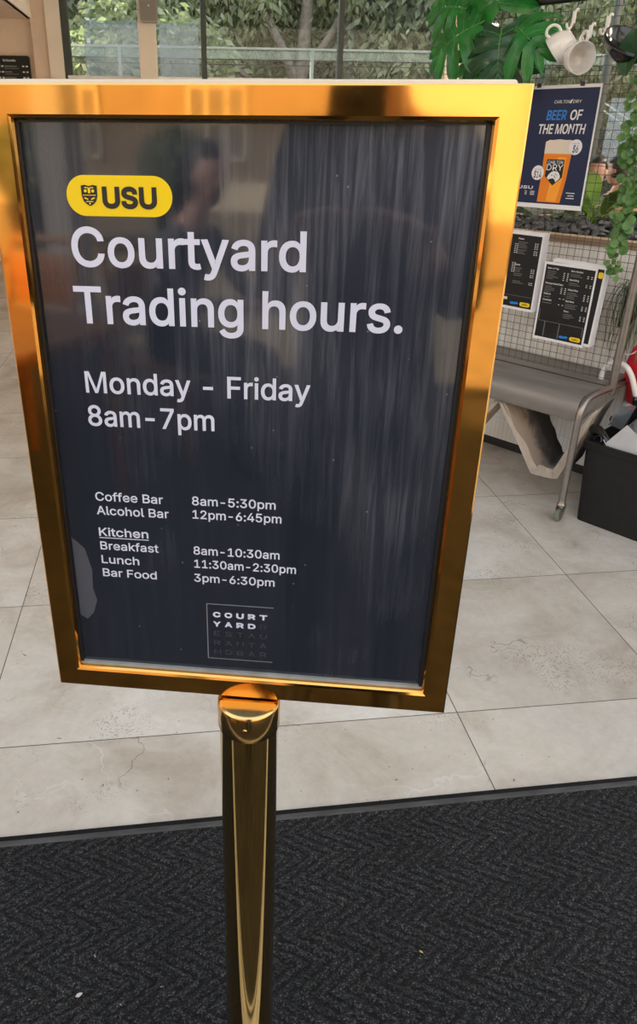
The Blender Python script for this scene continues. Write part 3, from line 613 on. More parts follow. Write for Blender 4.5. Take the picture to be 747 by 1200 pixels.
# back wall: beige part with the recess, pier and pale jamb, then four tall windows
gbox('wall_back', M_WALL, -7.5, -1.36, 9.02, 9.2, 0, 3.2)
gbox('trim_1', M_WALL, -1.36, -1.205, 8.96, 9.2, 0, 3.2)
gbox('trim_2', M_WALL2, -1.205, -1.065, 8.93, 9.2, 0, 3.2)
gbox('ceiling_2', M_WALL, -7.5, -1.36, 4.2, 9.02, 2.365, 2.45)     # lowered ceiling over the recess
gbox('wall_bulkhead', M_WALL2, -1.39, -1.345, 4.2, 8.96, 2.365, 3.2)
M_GLASS = mat_glass('window_glass', (0.88, 0.92, 0.93), refl=0.45)
M_PANE_REFL = mat_glass('painted_reflection', (0.86, 0.90, 0.94), film=0.22, filmcol=(0.42, 0.52, 0.62))  # pale tint stands in for sky reflected in the panes
xs = [-1.065, 0.39, 1.855, 3.33, 4.93, 6.4, 8.0]
for i in range(6):
    a, b = xs[i], xs[i + 1]
    w = 0.028
    bm = bmesh.new()
    box(bm, 0, w if i else 0.075, 0, 0.09, 0.0, 3.2)
    box(bm, b - a - w, b - a, 0, 0.09, 0.0, 3.2)
    box(bm, w, b - a - w, 0.01, 0.08, 0.0, 0.10)
    if i < 3:
        box(bm, w, b - a - w, 0.01, 0.08, 1.775, 1.835)
    box(bm, w, b - a - w, 0.01, 0.08, 3.10, 3.2)
    wf = obj('window_%d' % (i + 1), bm, M_ALU, loc=G(a, 9.0, 0), rotz=GA, kind='structure')
    bm = bmesh.new()
    if i < 3:
        box(bm, w, b - a - w, 0.04, 0.046, 1.835, 3.1)
        obj('pane', bm, M_GLASS, wf)
        bm = bmesh.new()
        box(bm, w, b - a - w, 0.04, 0.046, 0.10, 1.775)
        obj('pane', bm, M_GLASS, wf)
        bm = bmesh.new()
        box(bm, w, b - a - w, -0.03, 0.035, 1.835, 1.865, 0.004)
        obj('sill', bm, M_WHITE, wf)
    else:
        box(bm, w, b - a - w, 0.04, 0.046, 0.10, 3.1)
        obj('pane', bm, M_GLASS, wf)
    if i in (3, 4):  # sky reflections drawn as pale panels on the glass
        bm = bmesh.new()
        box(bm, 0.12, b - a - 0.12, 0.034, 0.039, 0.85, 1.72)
        obj('reflection_panel', bm, M_PANE_REFL, wf)
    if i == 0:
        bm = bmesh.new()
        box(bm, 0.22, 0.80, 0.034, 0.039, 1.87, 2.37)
        obj('reflection_panel', bm, M_PANE_REFL, wf)
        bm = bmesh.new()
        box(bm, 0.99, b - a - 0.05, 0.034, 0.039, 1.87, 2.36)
        obj('reflection_panel', bm, M_PANE_REFL, wf)
# pale columns inside the glass
gbox('trim_3', M_WALL2, -0.277, -0.10, 8.72, 8.90, 0, 3.2, 0.004)
gbox('trim_4', M_WALL2, 2.93, 3.10, 8.72, 8.90, 0, 3.2, 0.004)

# ------------------------------------------------------------------ brass sign on its post
BR = (0.83, 0.42, 0.10)
M_BRASS = mat_brass('polished_brass', BR, 0.055)
M_BRASS_OLD = mat_brass('worn_brass', (0.70, 0.43, 0.16), 0.14, 0.08)
M_TUBE = mat_brass('brass_tube', (0.62, 0.42, 0.15), 0.05, 0.02)
M_NAVY = mat_print('navy_poster', (0.0150, 0.0185, 0.028), smear_haze=0.27)
M_LETTER = mat_print('white_print', (0.60, 0.61, 0.73))
M_DARKP = mat_print('dark_print', (0.016, 0.016, 0.017))
M_YELLOW = mat_print('yellow_print', (0.80, 0.56, 0.006))
M_GREYTXT = mat_print('grey_print', (0.045, 0.047, 0.056))
M_GREYLN = mat_print('light_grey_print', (0.20, 0.20, 0.22))
M_BLACKP = simple('black_liner', (0.008, 0.008, 0.009), 0.5, var=0.2)
M_LEDGE = simple('grey_ledge', (0.26, 0.25, 0.22), 0.4, var=0.2, scale=40)
M_SLEEVE = simple('acrylic_edge', (0.62, 0.60, 0.56), 0.25, var=0.06, scale=9)

sign = thing('sign_stand', 'brass framed sign on a round brass post standing on the black mat', 'sign', SO, SA)
W0, H0, ZC = 0.1678, 0.2354, 1.14925
zt, zb = ZC + H0, ZC - H0
LIP = 0.0203
DEP = 0.020
# frame: four mitred bars with rounded inner lip
def frame_bar(kind):
    prof = [(0.0, DEP), (0.0, 0.0012), (0.0012, 0.0), (LIP - 0.0030, 0.0), (LIP - 0.0010, 0.0009), (LIP, 0.0030), (LIP, DEP)]  # (inset, depth)
    bm = bmesh.new()
    ends = []
    for e in (-1, 1):
        ring = []
        for ins, d in prof:
            if kind == 'top':
                ring.append(bm.verts.new((e * (W0 - ins), d, zt - ins)))
            elif kind == 'bottom':
                ring.append(bm.verts.new((-e * (W0 - ins), d, zb + ins)))
            elif kind == 'left':
                ring.append(bm.verts.new((-(W0 - ins), d, ZC + e * (H0 - ins))))
            else:
                ring.append(bm.verts.new((W0 - ins, d, ZC - e * (H0 - ins))))
        ends.append(ring)
    n = len(prof)
    for k in range(n):
        k2 = (k + 1) % n
        bm.faces.new((ends[0][k], ends[1][k], ends[1][k2], ends[0][k2]))
    bm.faces.new(ends[0]); bm.faces.new(ends[1][::-1])
    bmesh.ops.recalc_face_normals(bm, faces=bm.faces)
    return bm
for kind in ('top', 'bottom', 'left', 'right'):
    obj('frame_bar', frame_bar(kind), M_BRASS, sign)
bm = bmesh.new()
box(bm, -W0 + 0.002, W0 - 0.002, DEP - 0.004, DEP + 0.002, zb + 0.002, zt - 0.002)
obj('back_panel', bm, M_BLACKP, sign)
# dark rubber liner between the frame and the cover
bm = bmesh.new()
I0 = LIP - 0.0005
for a in ((-W0 + I0, -W0 + I0 + 0.0022, zb + I0, zt - I0), (W0 - I0 - 0.0030, W0 - I0, zb + I0, zt - I0),
          (-W0 + I0, W0 - I0, zt - I0 - 0.0020, zt - I0)):
    box(bm, a[0], a[1], 0.0055, 0.0150, a[2], a[3])
obj('liner', bm, M_BLACKP, sign)
bm = bmesh.new()
box(bm, -W0 + I0, W0 - I0, 0.0050, 0.0150, zb + I0, zb + I0 + 0.0028, 0.0006)
obj('bottom_ledge', bm, M_LEDGE, sign)
bm = bmesh.new()
prism(bm, rrect(-W0 - 0.002, 0.1625, zt - 0.030, zt + 0.0032, 0.0022, 4), DEP + 0.0022, DEP + 0.0047)
obj('poster_sleeve', bm, M_SLEEVE, sign)
YP = 0.0085
bm = bmesh.new()
box(bm, -W0 + I0, W0 - I0, YP, YP + 0.004, zb + I0, zt - I0)
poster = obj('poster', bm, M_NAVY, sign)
T = [('Courtyard', -0.1195, 0.0384, 1.2747, 0.0485), ('Trading hours.', -0.1215, 0.1050, 1.2357, 0.0485)]
for q in T:
    lettering('heading_lettering', [q], M_LETTER, poster, YP - 0.0003, 0.00068)
T = [('Monday - Friday', -0.1197, 0.0445, 1.1840, 0.0308), ('8am-7pm', -0.1202, -0.0252, 1.1580, 0.0308)]
for q in T:
    lettering('day_lettering', [q], M_LETTER, poster, YP - 0.0003, 0.00036)
T = [('Coffee Bar', -0.1210, -0.0671, 1.0947, 0.0143), ('8am-5:30pm', -0.0438, 0.0212, 1.0953, 0.0143),
     ('Alcohol Bar', -0.1210, -0.0630, 1.0824, 0.0143), ('12pm-6:45pm', -0.0438, 0.0259, 1.0835, 0.0143),
     ('Breakfast', -0.1209, -0.0730, 1.0502, 0.0143), ('8am-10:30am', -0.0441, 0.0250, 1.0508, 0.0143),
     ('Lunch', -0.1210, -0.0898, 1.0372, 0.0143), ('11:30am-2:30pm', -0.0439, 0.0383, 1.0384, 0.0143),
     ('Bar Food', -0.1210, -0.0759, 1.0246, 0.0143), ('3pm-6:30pm', -0.0444, 0.0213, 1.0250, 0.0143)]
for q in T:
    lettering('hours_lettering', [q], M_LETTER, poster, YP - 0.0003, 0.00018)
lettering('kitchen_lettering', [('Kitchen', -0.1209, -0.0807, 1.0629, 0.0143)], M_LETTER, poster, YP - 0.0003, 0.00022)
flat('kitchen_underline', [bar(-0.1211, -0.0805, 1.0608, 1.0615)], M_LETTER, poster, YP - 0.0003)
pill = flat('logo_pill', [rrect(-0.1199, -0.0491, 1.3070, 1.3322, 0.0125, 10)], M_YELLOW, poster, YP - 0.0003)
lettering('logo_lettering', [('USU', -0.0950, -0.0602, 1.3128, 0.0232)], M_DARKP, pill, YP - 0.0006, 0.0009)
SHX = -0.10435
sh = [(-0.0054, 1.3258), (-0.0028, 1.3263), (0.0, 1.3256), (0.0028, 1.3263), (0.0054, 1.3258), (0.0053, 1.3196), (0.0042, 1.3162), (0.0020, 1.3142), (0.0, 1.3132),
      (-0.0020, 1.3142), (-0.0042, 1.3162), (-0.0053, 1.3196)]
shield = flat('logo_shield', [[(SHX + a, b) for a, b in sh]], M_DARKP, pill, YP - 0.0006)
cr = [[(SHX + a, b) for a, b in q] for q in (
    bar(-0.0044, 0.0044, 1.3198, 1.3202), disc(-0.0025, 1.3226, 0.0010, 8), disc(0.0025, 1.3226, 0.0010, 8), bar(-0.0008, 0.0008, 1.3212, 1.3246),
    bar(-0.0030, -0.0008, 1.3243, 1.3249), bar(0.0008, 0.0030, 1.3243, 1.3249),
    [(-0.0035, 1.3188), (-0.0010, 1.3178), (-0.0010, 1.3170), (-0.0035, 1.3180)], [(0.0035, 1.3188), (0.0010, 1.3178), (0.0010, 1.3170), (0.0035, 1.3180)],
    bar(-0.0024, 0.0024, 1.3158, 1.3163), disc(0.0, 1.3148, 0.0006, 8))]
flat('crest_lines', cr, M_YELLOW, pill, YP - 0.0008)
# boxed word grid at the foot
flat('grid_border', [bar(-0.0352, -0.0344, 0.9477, 1.0043), bar(-0.0344, 0.0209, 1.0035, 1.0043), bar(-0.0344, 0.0206, 0.9477, 0.9484)], M_GREYLN, poster, YP - 0.0003)
rows = ['COURT', 'YARDR', 'ESTAU', 'RANTA', 'NDBAR']
Tb, Tg = [], []
for r, word in enumerate(rows):
    for c, ch in enumerate(word):
        x = -0.0267 + c * 0.0098 - 0.0027
        z = 0.9913 - r * 0.00955
        wd_ = 0.0056
        (Tb if (r == 0 or (r == 1 and c < 4)) else Tg).append((ch, x, x + wd_, z, 0.0088))
lettering('venue_lettering', Tb, M_LETTER, poster, YP - 0.0003, 0.00045)
lettering('faint_venue_lettering', Tg, M_GREYTXT, poster, YP - 0.0003, 0.0002)
# worn pale patch at the left edge of the cover
M_SCUFF = mat_print('scuffed_print', (0.075, 0.080, 0.098))
flat('scuff', [[(-0.1446 + a, b) for a, b in ((0, 1.060), (0.010, 1.050), (0.0145, 1.030), (0.0135, 1.012), (0.016, 1.000), (0.012, 0.987), (0.006, 0.980), (0.0, 0.984))]], M_SCUFF, poster, YP - 0.0002)
# post, collar and foot
PY = 0.004
bm = bmesh.new()
lathe(bm, [(0.0258, 0.012), (0.0258, 0.893), (0, 0.893)], 64, Matrix.Translation((0.0008, PY, 0)))
obj('post', bm, M_TUBE, sign, smooth=True)
bm = bmesh.new()
lathe(bm, [(0.0259, 0.884), (0.0268, 0.884), (0.0274, 0.8848), (0.0274, 0.9095), (0.0262, 0.9115), (0.0245, 0.9122), (0, 0.9122)], 64, Matrix.Translation((0.0008, PY, 0)))
collar = obj('collar', bm, M_BRASS_OLD, sign, smooth=True)
bm = bmesh.new()
lathe(bm, [(0, 0.0012), (0.0014, 0.0012), (0.0019, 0.0004), (0.0019, -0.002)], 16,
      Matrix.Translation((0.0008, PY - 0.0272, 0.8985)) @ Matrix.Rotation(PI / 2, 4, 'X'))
obj('screw', bm, M_BRASS_OLD, collar, smooth=True)
bm = bmesh.new()
lathe(bm, [(0, 0.008), (0.150, 0.008), (0.155, 0.011), (0.155, 0.018), (0.150, 0.022), (0.06, 0.030), (0.032, 0.040), (0.0262, 0.05)], 64, Matrix.Translation((0.0008, PY, 0)))
obj('base_plate', bm, M_BRASS, sign, smooth=True)

# ------------------------------------------------------------------ entrance mat
V0M = 1.41017 + 0.6 * -0.435
mat_ang = GA + math.radians(0.4)
mat_o = G(0, V0M, 0)
matt = thing('entrance_mat', 'black chevron ribbed carpet mat with rubber edging under the brass sign', 'mat', mat_o, mat_ang)
bm = bmesh.new()
box(bm, -2.4, 2.4, -0.84, -0.026, 0.0005, 0.008)
obj('carpet_pile', bm, M_CARPET, matt)
bm = bmesh.new()
box(bm, -2.4, 2.4, -0.0135, 0.0, 0.0005, 0.0085, 0.002)
box(bm, -2.4, 2.4, -0.865, -0.84, 0.0005, 0.0095, 0.002)
obj('rubber_lip', bm, M_RUBBER, matt)
bm = bmesh.new()
vs = box(bm, -2.4, 2.4, -0.0265, -0.0124, 0.0005, 0.0102, 0.0025)
obj('edge_strip', bm, M_RUBBER2, matt)
M_TRACK = simple('threshold_metal', (0.62, 0.56, 0.46), 0.5, metal=0.2, var=0.1, scale=30)
bm = bmesh.new()
for q in (-0.872, -0.912, -0.952):
    box(bm, -2.4, 2.4, q - 0.0045, q + 0.0045, 0.0005, 0.006, 0.0015)
obj('trim_5', bm, M_TRACK, loc=mat_o, rotz=mat_ang, kind='structure')
# bits of litter on the pile
M_LITTER = simple('dry_leaf', (0.42, 0.30, 0.10), 0.8)
M_LITTER2 = simple('lint', (0.45, 0.40, 0.36), 0.9)
def litter(nm, label, cat, p, a, l, w, m):
    bm = bmesh.new()
    prof = [(-l, 0), (-l * .4, w), (l * .3, w * .8), (l, 0), (l * .4, -w * .7), (-l * .3, -w)]
    v0 = [bm.verts.new((x, y, 0.0012 + 0.0008 * math.sin(7 * x / l))) for x, y in prof]
    v1 = [bm.verts.new((x, y, 0.0)) for x, y in prof]
    bm.faces.new(v0); bm.faces.new(v1[::-1])
    for i in range(6):
        bm.faces.new((v1[i], v1[(i + 1) % 6], v0[(i + 1) % 6], v0[i]))
    tag(obj(nm, bm, m, loc=p, rotz=a), label, cat)
litter('dry_leaf', 'tiny yellow dry leaf lying on the black mat beside the sign post', 'leaf', (0.2935, 0.854, 0.0082), -0.6, 0.0042, 0.0016, M_LITTER)
litter('lint_tuft', 'small pale tuft of lint lying on the black mat', 'lint', (-0.312, 0.775, 0.0082), 0.5, 0.0065, 0.0032, M_LITTER2)

# ------------------------------------------------------------------ tiled planter behind the trolley
M_TILE = mat_tiles()
M_RIM = mat_wood('pale_oak', (0.44, 0.33, 0.22), (0.60, 0.48, 0.34), 5, 0.55)
M_RIM2 = mat_wood('brown_edge', (0.20, 0.125, 0.08), (0.27, 0.18, 0.115), 5, 0.6)
M_PLINTH = simple('black_plinth', (0.008, 0.008, 0.008), 0.5)
M_SOIL = simple('dark_soil', (0.02, 0.018, 0.016), 0.95, var=0.4, scale=50, bumpy=0.6)
planter = thing('planter', 'long planter faced with thin white tiles under an oak rim', 'planter', R(0, 0.466, 0), RA)
PX0, PX1, PD = -2.6, 1.6, 0.62
bm = bmesh.new()
box(bm, PX0, PX1, 0.012, PD - 0.012, 0.0, 0.045)
obj('plinth', bm, M_PLINTH, planter)
bm = bmesh.new()
box(bm, PX0, PX1, 0.0, 0.02, 0.045, 0.962)
box(bm, PX0, PX1, PD - 0.02, PD, 0.045, 0.962)
box(bm, PX0, PX0 + 0.02, 0.02, PD - 0.02, 0.045, 0.962)
box(bm, PX1 - 0.02, PX1, 0.02, PD - 0.02, 0.045, 0.962)
obj('tiled_wall', bm, M_TILE, planter)
bm = bmesh.new()
box(bm, PX0 - 0.01, PX1 + 0.01, -0.016, 0.05, 0.956, 0.984, 0.002)
box(bm, PX0 - 0.01, PX1 + 0.01, PD - 0.05, PD + 0.014, 0.956, 0.984, 0.002)
box(bm, PX0 - 0.01, PX0 + 0.05, 0.05, PD - 0.05, 0.956, 0.984, 0.002)
box(bm, PX1 - 0.05, PX1 + 0.01, 0.05, PD - 0.05, 0.956, 0.984, 0.002)
for f in bm.faces:
    f.material_index = 1 if abs(f.normal.z) < 0.5 else 0
obj('oak_rim', bm, [M_RIM, M_RIM2], planter)
bm = bmesh.new()
box(bm, PX0 + 0.02, PX1 - 0.02, 0.02, PD - 0.02, 0.5, 0.955)
obj('soil', bm, M_SOIL, planter)
# slate chips heaped in the planter
M_SLATE = simple('slate', (0.115, 0.120, 0.128), 0.75, var=0.55, scale=14, bumpy=0.3)
bm = bmesh.new()
rs = random.Random(3)
for k in range(1500):
    x = rs.uniform(-1.35, 0.45)
    d = rs.uniform(0.055, PD - 0.07)
    heap = 0.965 + 0.055 * math.exp(-((d - 0.27) / 0.2) ** 2) * (0.6 + 0.6 * max(0, math.sin(x * 3.1 + 2.2)))
    M = Matrix.Translation((x, d, heap + rs.uniform(-0.012, 0.012))) @ Euler((rs.uniform(-.7, .7), rs.uniform(-.7, .7), rs.uniform(0, 6.28))).to_matrix().to_4x4()
    L_, w_, t_ = rs.uniform(0.014, 0.034), rs.uniform(0.009, 0.018), rs.uniform(0.003, 0.008)
    n = rs.choice((4, 5))
    P = [((L_ * (0.8 + 0.4 * rs.random())) * math.cos(2 * PI * i / n + 0.3), (w_ * (0.8 + 0.4 * rs.random())) * math.sin(2 * PI * i / n + 0.3)) for i in range(n)]
    a = [bm.verts.new(M @ Vector((px, py, -t_))) for px, py in P]
    b = [bm.verts.new(M @ Vector((px * 0.85, py * 0.85, t_))) for px, py in P]
    bm.faces.new(a[::-1]); bm.faces.new(b)
    for i in range(n):
        bm.faces.new((a[i], a[(i + 1) % n], b[(i + 1) % n], b[i]))
tag(obj('slate_chips', bm, M_SLATE, loc=R(0, 0.466, 0), rotz=RA), 'dark grey slate chips heaped in the tiled planter', 'stones', kind='stuff')

# ------------------------------------------------------------------ steel trolley with wire mesh
M_STEEL = simple('brushed_steel', (0.27, 0.25, 0.235), 0.36, metal=0.85, var=0.12, scale=30, stretch=(0.2, 1, 1))
M_STEEL2 = simple('grey_shelf_metal', (0.225, 0.208, 0.192), 0.47, metal=0.35, var=0.16, scale=22, stretch=(0.15, 1, 1))
M_GROOVE = simple('rusty_groove', (0.045, 0.024, 0.018), 0.7, var=0.3)
M_WIRE = simple('dark_wire', (0.075, 0.068, 0.060), 0.55, metal=0.3, var=0.25, scale=60)
M_CAST = simple('grey_green_rubber', (0.13, 0.15, 0.12), 0.6, var=0.25)
trol = thing('trolley', 'grey steel display trolley with bench shelf and tall wire mesh back', 'trolley', R(0, 0, 0), RA)
TL = -0.93
def side_frame(x):
    p = [(x, 0.0, 0.085), (x, 0.0, 0.40)]
    for i in range(1, 9):
        a = PI - (PI / 2) * i / 8
        p.append((x, 0.075 + 0.075 * math.cos(a), 0.415 + 0.075 * math.sin(a)))
    p += [(x, 0.16, 0.49), (x, 0.235, 0.487)]
    return p
for x in (0.0, TL):
    bm = bmesh.new()
    tube(bm, side_frame(x), 0.0125, 14)
    obj('leg', bm, M_STEEL, trol, smooth=True)
    bm = bmesh.new()
    tube(bm, [(x, 0.235, 0.46), (x, 0.235, 1.775)], 0.0145, 16)
    obj('upright', bm, M_STEEL, trol, smooth=True)
    bm = bmesh.new()
    tube(bm, [(x, 0.40, 0.085), (x, 0.40, 0.478), (x, 0.235, 0.487)], 0.0125, 12)
    obj('leg', bm, M_STEEL, trol, smooth=True)
bm = bmesh.new()
tube(bm, [(0.0, 0.235, 1.775), (TL, 0.235, 1.775)], 0.0125, 14)
obj('top_rail', bm, M_PLINTH, trol, smooth=True)
# bench shelf: bull-nosed front, flat top, back tier
def shelf_profile():
    pr = [(0.012, 0.398), (0.008, 0.405), (0.006, 0.44)]
    for i in range(0, 9):
        a = PI - (PI / 2) * i / 8
        pr.append((0.052 + 0.046 * math.cos(a), 0.445 + 0.046 * math.sin(a)))
    pr += [(0.215, 0.491), (0.215, 0.484), (0.052, 0.484)]
    for i in range(8, -1, -1):
        a = PI - (PI / 2) * i / 8
        pr.append((0.052 + 0.040 * math.cos(a), 0.445 + 0.040 * math.sin(a)))
    pr += [(0.012, 0.405), (0.018, 0.400)]
    return pr
def along_x(bm, pr, x0, x1):
    a = [bm.verts.new((x0, d, z)) for d, z in pr]
    b = [bm.verts.new((x1, d, z)) for d, z in pr]
    n = len(pr)
    for i in range(n):
        j = (i + 1) % n
        bm.faces.new((a[i], b[i], b[j], a[j]))
    bm.faces.new(a[::-1]); bm.faces.new(b)
    bmesh.ops.recalc_face_normals(bm, faces=bm.faces)
bm = bmesh.new()
along_x(bm, shelf_profile(), TL + 0.013, -0.013)
obj('bench_shelf', bm, M_STEEL2, trol, smooth=True)
bm = bmesh.new()
box(bm, TL + 0.013, -0.013, 0.2155, 0.2345, 0.476, 0.4900)
obj('groove', bm, M_GROOVE, trol)
bm = bmesh.new()
box(bm, TL + 0.013, -0.016, 0.235, 0.43, 0.480, 0.4915)
obj('rear_shelf', bm, M_STEEL2, trol, smooth=True)
bm = bmesh.new()
prism(bm, [(0.03, 0.400), (0.03, 0.478), (0.225, 0.478), (0.225, 0.455)], -0.0035, -0.001, Matrix(((0, 1, 0, 0), (1, 0, 0, 0), (0, 0, 1, 0), (0, 0, 0, 1))))
obj('side_plate', bm, M_STEEL2, trol)
# wire mesh panel, square cells, tied to the uprights
bm = bmesh.new()
rs = random.Random(11)
st = 0.0292
nx = int((0.0 - TL) / st)
for i in range(nx + 1):
    x = TL + 0.014 + i * st
    if x > -0.012:
        break
    tube(bm, [(x + rs.uniform(-.0008, .0008), 0.243, 0.506), (x + rs.uniform(-.0012, .0012), 0.243, 1.765)], 0.00105, 5)
z = 0.512
while z < 1.765:
    tube(bm, [(TL + 0.01, 0.2408, z), (-0.012, 0.2408, z + rs.uniform(-.001, .001))], 0.00105, 5)
    z += 0.0285
obj('wire_mesh', bm, M_WIRE, trol)
def caster(x, d):
    bm = bmesh.new()
    lathe(bm, [(0, 0.064), (0.016, 0.064), (0.018, 0.070), (0.0135, 0.078), (0.0135, 0.094), (0, 0.094)], 18, Matrix.Translation((x, d, 0)))
    for s in (-1, 1):
        prism(bm, [(-0.012, 0.066), (-0.016, 0.022), (0.002, 0.018), (0.016, 0.066)], -0.001, 0.001, Matrix.Translation((x + s * 0.0125, d, 0)) @ Matrix.Rotation(PI / 2, 4, 'Z'))
    c = obj('caster', bm, M_STEEL, trol, smooth=True)
    bm = bmesh.new()
    lathe(bm, [(0, -0.009), (0.022, -0.009), (0.0262, -0.006), (0.0262, 0.006), (0.022, 0.009), (0, 0.009)], 22, Matrix.Translation((x, d - 0.006, 0.0265)) @ Matrix.Rotation(PI / 2, 4, 'Y'))
    obj('wheel', bm, M_CAST, c, smooth=True)
for x in (0.0, TL):
    for d in (0.0, 0.40):
        caster(x, d)

# canvas slings under the bench
M_CANVAS = simple('cream_canvas', (0.74, 0.65, 0.55), 0.9, var=0.16, scale=9, bumpy=0.3)
def mat_dark_back():  # cream canvas turning dark grey toward the back
    m, t, p = nodes_of('dark_back_canvas')
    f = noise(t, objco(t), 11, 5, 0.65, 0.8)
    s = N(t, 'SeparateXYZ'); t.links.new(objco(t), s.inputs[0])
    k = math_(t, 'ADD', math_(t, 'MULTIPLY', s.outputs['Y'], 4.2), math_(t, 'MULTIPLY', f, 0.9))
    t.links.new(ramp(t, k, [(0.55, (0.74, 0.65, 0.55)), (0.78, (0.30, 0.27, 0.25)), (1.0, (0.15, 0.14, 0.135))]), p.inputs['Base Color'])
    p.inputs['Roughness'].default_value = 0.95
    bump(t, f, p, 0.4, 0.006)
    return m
M_CANVAS_DARK = mat_dark_back()
def sling(nm, label, xl, xm0, xm1, xr, ztl, ztr, zlow, zlowr, mcl):
    root = thing(nm, label, 'canvas sling', R(xm0, 0.1, 0), RA, 'canvas slings under the trolley')
    corners = [Vector(q) for q in ((xl, 0, ztl), (xl + 0.55 * (xm0 - xl), 0, ztl - 0.52 * (ztl - zlow)), (xm0, 0, zlow), (xm1, 0, zlowr), (xr, 0, ztr))]
    prof = []
    for q0, q1 in zip(corners, corners[1:]):
        prof += [q0.lerp(q1, k / 7) for k in range(7)]
    prof.append(corners[-1])
    n = len(prof)
    bm = bmesh.new()
    rowsv = []
    ds = [0.028, 0.06, 0.10, 0.15, 0.20, 0.25, 0.30]
    for j, d in enumerate(ds):
        row = []
        for i, q in enumerate(prof):
            sag = 0.005 * math.sin(i * 1.7 + j * 0.8) * min(1, j)
            zz = q.z + (0.02 * math.sin(PI * i / (n - 1)) * math.sin(PI * j / 6) * -1) + sag * 0.4
            pinch = 1 - 0.25 * (j / 6.0)
            xx = xl + (q.x - xl) * (1 - 0.10 * j / 6.0)
            row.append(bm.verts.new((xx - xm0 + sag * 0.5, d - 0.1, min(zz, 0.474))))
        rowsv.append(row)
    for a, b in zip(rowsv, rowsv[1:]):
        for i in range(n - 1):
            bm.faces.new((a[i], a[i + 1], b[i + 1], b[i]))
    bmesh.ops.solidify(bm, geom=bm.faces[:], thickness=0.003)
    obj('cloth', bm, mcl, root, smooth='all')
    bm = bmesh.new()
    rr = []
    for i, q in enumerate(prof):
        a = prof[max(0, i - 1)]; b = prof[min(n - 1, i + 1)]
        tdir = (b - a).normalized()
        nn = Vector((-tdir.z, 0, tdir.x))
        fl_ = 0.006 + 0.022 * max(0.0, math.sin(PI * min(1, max(0, (i / (n - 1) - 0.22) / 0.78)))) ** 1.3
        rr.append((bm.verts.new((q.x - xm0 + nn.x * fl_, -0.070 + 0.008 * math.sin(i * 0.9), min(q.z + nn.z * fl_, 0.474))), bm.verts.new((q.x - xm0 - nn.x * 0.012, -0.077, min(q.z - nn.z * 0.012, .474)))))
    for a, b in zip(rr, rr[1:]):
        bm.faces.new((a[0], b[0], b[1], a[1]))
    bmesh.ops.solidify(bm, geom=bm.faces[:], thickness=0.004)
    obj('front_hem', bm, M_CANVAS, root, smooth='all')
sling('canvas_sling', 'cream canvas sling darker toward the back, hanging under the bench beside the caster leg', -0.335, -0.150, -0.055, 0.028, 0.40, 0.43, 0.150, 0.160, M_CANVAS_DARK)
sling('canvas_sling', 'evenly cream canvas sling under the bench, half hidden by the brass frame', -0.82, -0.60, -0.50, -0.345, 0.40, 0.40, 0.175, 0.180, M_CANVAS)

# ------------------------------------------------------------------ beer poster on the mesh
M_PNAVY = simple('poster_navy', (0.009, 0.018, 0.060), 0.3, var=0.06, spec=0.25)
M_PWHITE = mat_print('paper_white', (0.72, 0.72, 0.74))
M_PBLUE = mat_print('poster_blue', (0.015, 0.20, 0.62))
M_AMBER = mat_print('amber_print', (0.72, 0.20, 0.008))
M_AMBER2 = mat_print('bright_amber_print', (0.86, 0.33, 0.02))
M_FOAM = mat_print('foam_print', (0.66, 0.58, 0.48))
M_PBLACK = simple('menu_black', (0.009, 0.0095, 0.010), 0.35, var=0.1, spec=0.25)
M_PGREY = mat_print('menu_grey', (0.16, 0.16, 0.16))
M_PLGREY = mat_print('menu_white', (0.62, 0.62, 0.62))
def sheet(nm, w, h, bow=0.004, lean=0.0, matl=None, parent=None, nx=10):
    """paper with a real edge, bowed a little; x 0..w, z 0..h"""
    bm = bmesh.new()
    fr, bk = [], []
    for i in range(nx + 1):
        x = w * i / nx
        col_f, col_b = [], []
        for j in range(2):
            z = h * j
            col_f.append(bm.verts.new((x, -0.0003, z)))
            col_b.append(bm.verts.new((x, 0.0003, z)))
        fr.append(col_f); bk.append(col_b)
    for i in range(nx):
        bm.faces.new((fr[i][0], fr[i + 1][0], fr[i + 1][1], fr[i][1]))
        bm.faces.new((bk[i][0], bk[i][1], bk[i + 1][1], bk[i + 1][0]))
        bm.faces.new((fr[i][0], bk[i][0], bk[i + 1][0], fr[i + 1][0]))
        bm.faces.new((fr[i][1], fr[i + 1][1], bk[i + 1][1], bk[i][1]))
    for i in (0, nx):
        bm.faces.new((fr[i][0], fr[i][1], bk[i][1], bk[i][0]) if i == 0 else (fr[i][0], bk[i][0], bk[i][1], fr[i][1]))
    bmesh.ops.recalc_face_normals(bm, faces=bm.faces)
    return obj(nm, bm, matl or M_PWHITE, parent)
bp = thing('beer_poster', 'navy beer of the month poster with amber beer glass on the wire mesh', 'poster', R(-0.5415, 0.2335, 1.0985), RA)
bp.rotation_euler = (0, math.radians(-0.3), RA)
pw, ph = 0.297, 0.413
sheet('paper', pw, ph, parent=bp)
flat('navy_field', [bar(0.006, pw - 0.006, 0.016, ph - 0.011)], M_PNAVY, bp, -0.0006)
cx = 0.195
lettering('brand_lettering', [('CARLTON', 0.128, 0.187, 0.3545, 0.0195, 0.12), ('DRY', 0.199, 0.231, 0.3545, 0.0195, 0.12)], M_PWHITE, bp, -0.0009, 0.0)
flat('brand_mark', [[(0.1875, 0.3545), (0.1925, 0.3535), (0.1985, 0.3675), (0.1935, 0.3655), (0.1905, 0.3625)]], M_PWHITE, bp, -0.0009)
lettering('beer_lettering', [('BEER', 0.107, 0.181, 0.3015, 0.0600, 0.10)], M_PBLUE, bp, -0.0009, 0.0009)
